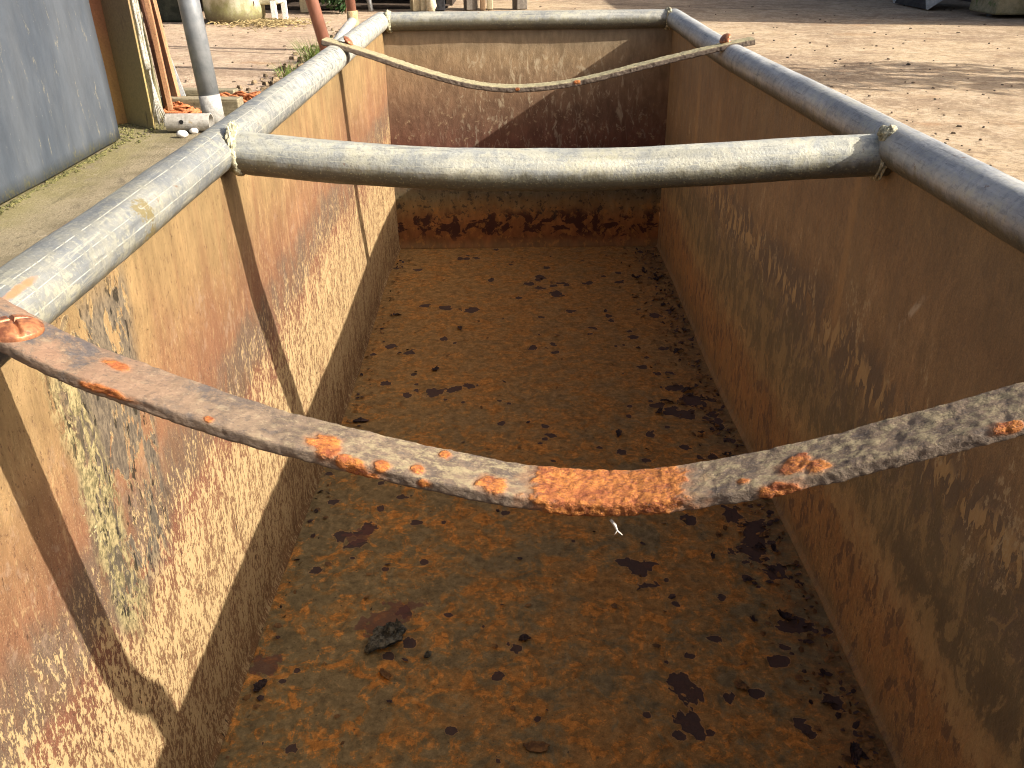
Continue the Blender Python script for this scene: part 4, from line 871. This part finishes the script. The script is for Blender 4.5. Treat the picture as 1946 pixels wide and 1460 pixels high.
# straw and grit
sm = MB(); 
for k in range(700):
    u = random.gauss(500, 45); v = 44+abs(random.gauss(0, 5)); p = at(u, min(v, 62), 2, G); L = random.uniform(.03, .14); a = random.uniform(0, 3.14)
    sm.box((p.x, p.y+random.uniform(-.1, .3), G+random.uniform(.005, .05)), (L, .008, .006), Matrix.Rotation(a, 3, 'Z') @ Matrix.Rotation(random.uniform(-.3, .3), 3, 'Y'))
o = sm.build('straw', simple('straw', (.26, .19, .08), (.46, .36, .18), 20)); o['kind'] = 'stuff'; tag(o, 'scattered straw in front of the cream tub', 'straw')
dbm = MB()
for k in range(520):
    u = random.uniform(300, 1946); v = random.uniform(8, 340); p = at(u, v, 2, G); r = random.uniform(.002, .007)*(1+.09*p.y)
    if -1.0 < p.x < .7 and p.y < 3.4: continue
    if p.x < -1.0 and p.y < 7: continue
    dbm.box((p.x, p.y, G+r*.3), (r*random.uniform(1.5, 4), r*1.6, r), Matrix.Rotation(random.uniform(0, 3.1), 3, 'Z'), .6)
o = dbm.build('grit', simple('grit', (.07, .05, .035), (.20, .14, .09), 20)); o['kind'] = 'stuff'; tag(o, 'dark grit and leaf bits scattered over the yard', 'grit')
# ------------------------------------------------------------------ shed at the back left
wood = simple('pale_post', (.36, .30, .18), (.50, .43, .28), 8, stretch=(14, 14, 1.5)); dkw = simple('dark_boards', (.035, .027, .02), (.07, .05, .035), 6, stretch=(10, 10, 1))
sh = thing('open_shed', 'dark open-fronted shed at the back with pale posts', 'shed', (-3.0, 16.5, G))
MB().box((0, 3.0, 1.4), (8, .1, 2.8)).build('back_wall', dkw, sh); MB().box((-4, .5, 1.4), (.1, 4.9, 2.8)).build('side_wall', dkw, sh); MB().box((2.0, .9, 1.4), (.1, 4.0, 2.8)).build('side_wall', dkw, sh)
MB().box((-1, .35, 2.9), (8.6, 6.2, .12), Matrix.Rotation(.06, 3, 'X')).build('roof', simple('roof_sheet', (.12, .12, .12), (.2, .19, .18), 3), sh)
MB().box((-1, .6, .012), (6, 4.4, .02)).build('shed_floor', simple('shed_dirt', (.05, .035, .025), (.10, .07, .05), 6), sh)
for xq in (-.17, 1.7): MB().box((xq, -2.1, 1.4), (.16, .16, 2.8)).build('post', wood, sh, bevel=.01)
# posts and things at the back centre
blk = simple('black_plastic', (.012, .012, .014), (.03, .03, .035), 8); gpm = simple('grey_brown_post', (.13, .11, .09), (.22, .19, .15), 8, stretch=(14, 14, 1.5)); bpm = simple('brown_post', (.18, .11, .06), (.28, .18, .10), 8, stretch=(14, 14, 1.5))
def post(u0, u1, v, mat, label, dep=None, top=1.7, rz=0):
    a, c_ = at(u0, v, 2, G), at(u1, v, 2, G); w_ = abs(c_.x-a.x); dep = dep or w_
    o = MB().box((0, 0, top/2), (w_*.92, dep, top)).build('yard_post', mat, None, ((a.x+c_.x)/2, a.y+dep/2, G), (0, 0, rz), bevel=.012); return tag(o, label, 'post')
post(780, 804, 22, wood, 'square beige timber post with one greyed face, left of the black post', rz=.35)
post(822, 846, 21, blk, 'broad black post left of the gap at the back', rz=.1)
post(882, 906, 20, gpm, 'dark grey-brown square post just right of the gap', rz=.3)
post(912, 923, 20, bpm, 'thin reddish-brown post right beside the dark grey-brown one')
post(925, 937, 19, wood, 'slim beige post right of the thin reddish-brown post')
post(976, 1000, 18.5, gpm, 'dark square post standing alone furthest right at the back', rz=.4)
p = at(700, 24, 2, G); o = MB().tube([(0, 0, 0), (-.03, 0, .25), (-.12, 0, .6), (-.2, 0, 1.2)], .04, 12).build('grey_hose', simple('grey_hose', (.25, .26, .27), (.35, .36, .36)), None, (p.x, p.y+.3, G), smooth=True); tag(o, 'curved grey hose hanging at the shed front', 'hose')
p = at(818, 12, 1, 14.3); o = MB().tube([(0, 0, .5), (0, 0, .2), (.02, 0, .0), (.01, 0, -.12)], [.03, .06, .08, .02], 10).tube([(.03, 0, .05), (.06, 0, -.1)], [.03, .01], 8).tube([(-.03, 0, .05), (-.06, 0, -.12)], [.03, .01], 8).build('pale_rag', simple('rag', (.55, .48, .33), (.7, .63, .48)), None, p, smooth=True); tag(o, 'pale cloth rag hanging between beige and black posts', 'rag')
# shrub
lf = Mat('shrub_leaf', .5, 0, .4); n1 = lf.noise(5, 3); leafm = lf.done(lf.mix(n1, (.012, .035, .008), (.05, .11, .03)))
def foliage(name, n, rads, cs, size, mat, parent=None, loc=(0, 0, 0), seed=1):
    rs = random.Random(seed); V, Fc = [], []
    for k in range(n):
        i = rs.randrange(len(cs)); c_ = cs[i]; rd = rads[i]
        d = Vector((rs.gauss(0, 1), rs.gauss(0, 1), rs.gauss(0, 1))).normalized()*(rs.random()**.45)*rd
        p = Vector(c_)+d; s_ = size*rs.uniform(.6, 1.3); q = Vector((rs.gauss(0, 1), rs.gauss(0, 1), rs.gauss(0, 1))).normalized(); t_ = q.orthogonal().normalized(); b2_ = q.cross(t_)
        b0 = len(V); V += [tuple(p-t_*s_), tuple(p+b2_*s_*.45+q*s_*.1), tuple(p+t_*s_), tuple(p-b2_*s_*.45+q*s_*.1)]; Fc += [(b0, b0+1, b0+2), (b0, b0+2, b0+3)]
    me = bpy.data.meshes.new(name); me.from_pydata(V, [], Fc); return link(name, me, mat, parent, loc)
pbu = at(652, 28, 2, G); bu = thing('shrub', 'dark green leafy shrub against the shed front between the red pipes', 'shrub', (pbu.x, pbu.y+.3, G))
foliage('foliage', 2600, [.28, .32, .3, .3], [(-.1, 0, .3), (.08, .05, .55), (.25, .1, .85), (-.15, .1, .9)], .05, leafm, bu, seed=4)
MB().tube([(0, 0, 0), (.03, .03, .5), (.05, .05, .9)], [.03, .02, .008], 8).build('stem', bpm, bu)
# ------------------------------------------------------------------ right side: barn, bucket, post, block
bn = thing('barn', 'long dark boarded barn along the right of the yard, casting its shade across', 'barn', (11.2, 17.5, G))
MB().box((0, 0, 1.8), (7.4, 13.0, 3.6)).build('wall', dkw, bn)
MB().prism([(-4.0, 3.5), (0, 5.0), (4.0, 3.5), (4.0, 3.65), (0, 5.18), (-4.0, 3.65)], -6.9, 6.9, axis=1).build('roof', simple('barn_roof', (.16, .12, .10), (.24, .19, .16), 3), bn)
pt = at(1762, 20, 2, G); bk = thing('loader_bucket', 'pale grey sheet metal loader bucket resting on its lip, dark sloping underside', 'bucket', (pt.x, pt.y, G))
pale = simple('pale_grey_metal', (.52, .54, .52), (.66, .67, .64), 4); 
MB().prism([(0, .01), (.9, .62), (.9, .95), (.0, .95), (-.12, .5)], -.02, .05, axis=1).build('side_plate', pale, bk); MB().prism([(0, .01), (.9, .62), (.9, .95), (.0, .95), (-.12, .5)], 1.2, 1.27, axis=1).build('side_plate', pale, bk)
MB().prism([(0.0, .012), (.9, .61), (.87, .66), (.02, .07)], .05, 1.2, axis=1).build('underside', simple('bucket_under', (.03, .025, .02), (.06, .05, .04), 6), bk)
pr_ = at(1880, 31, 2, G); gp_ = thing('guard_post', 'grey round post with a clamp collar beside the mossy block', 'post', (pr_.x, pr_.y, G))
MB().tube([(0, 0, 0), (0, 0, 1.6)], .042, 16).build('pipe', greyp, gp_, smooth=True); MB().tube([(0, 0, .13), (0, 0, .17)], .058, 16).build('collar', greyp, gp_, smooth=True)
pq = at(1892, 36, 2, G); mbk = simple('mossy_block', (.24, .21, .11), (.34, .30, .18), 4, c3=(.12, .16, .05), c3lo=.58)
kb = thing('mossy_block', 'mossy beige concrete block with slots at the right edge of the photo', 'block', (pq.x+.55, pq.y+.42, G))
MB().box((0, 0, .29), (1.1, .75, .5), None, .96).build('block_body', mbk, kb, bevel=.025); MB().box((0, 0, .62), (1.02, .70, .16)).build('upper_course', mbk, kb, bevel=.02)
for xq in (-.3, .15): MB().box((xq, -.372, .40), (.22, .02, .05)).build('slot', blk, kb)
# tree off to the right whose crown dapples the yard
tr = thing('yard_tree', 'broadleaf tree off the right of the yard, dappling the concrete', 'tree', (8.6, 6.1, G))
bark = simple('bark', (.08, .06, .04), (.16, .12, .08), 20, stretch=(20, 20, 4))
MB().tube([(0, 0, 0), (.03, .02, 1.4), (-.02, .05, 2.6), (.05, 0, 3.9)], [.13, .11, .08, .04], 12).tube([(0, .04, 2.2), (.4, .2, 3.0), (.7, .3, 3.6)], [.06, .04, .02], 8).tube([(0, .04, 2.4), (-.4, -.1, 3.2), (-.5, -.3, 3.7)], [.05, .03, .015], 8).build('trunk', bark, tr, smooth=True)
foliage('crown', 1000, [.55, .45, .5, .42, .35], [(0, 0, 3.9), (.6, .35, 3.6), (-.45, -.3, 3.75), (.25, -.45, 3.4), (-.2, .5, 4.4)], .085, leafm, tr, seed=8)
print('built', len(bpy.data.objects))
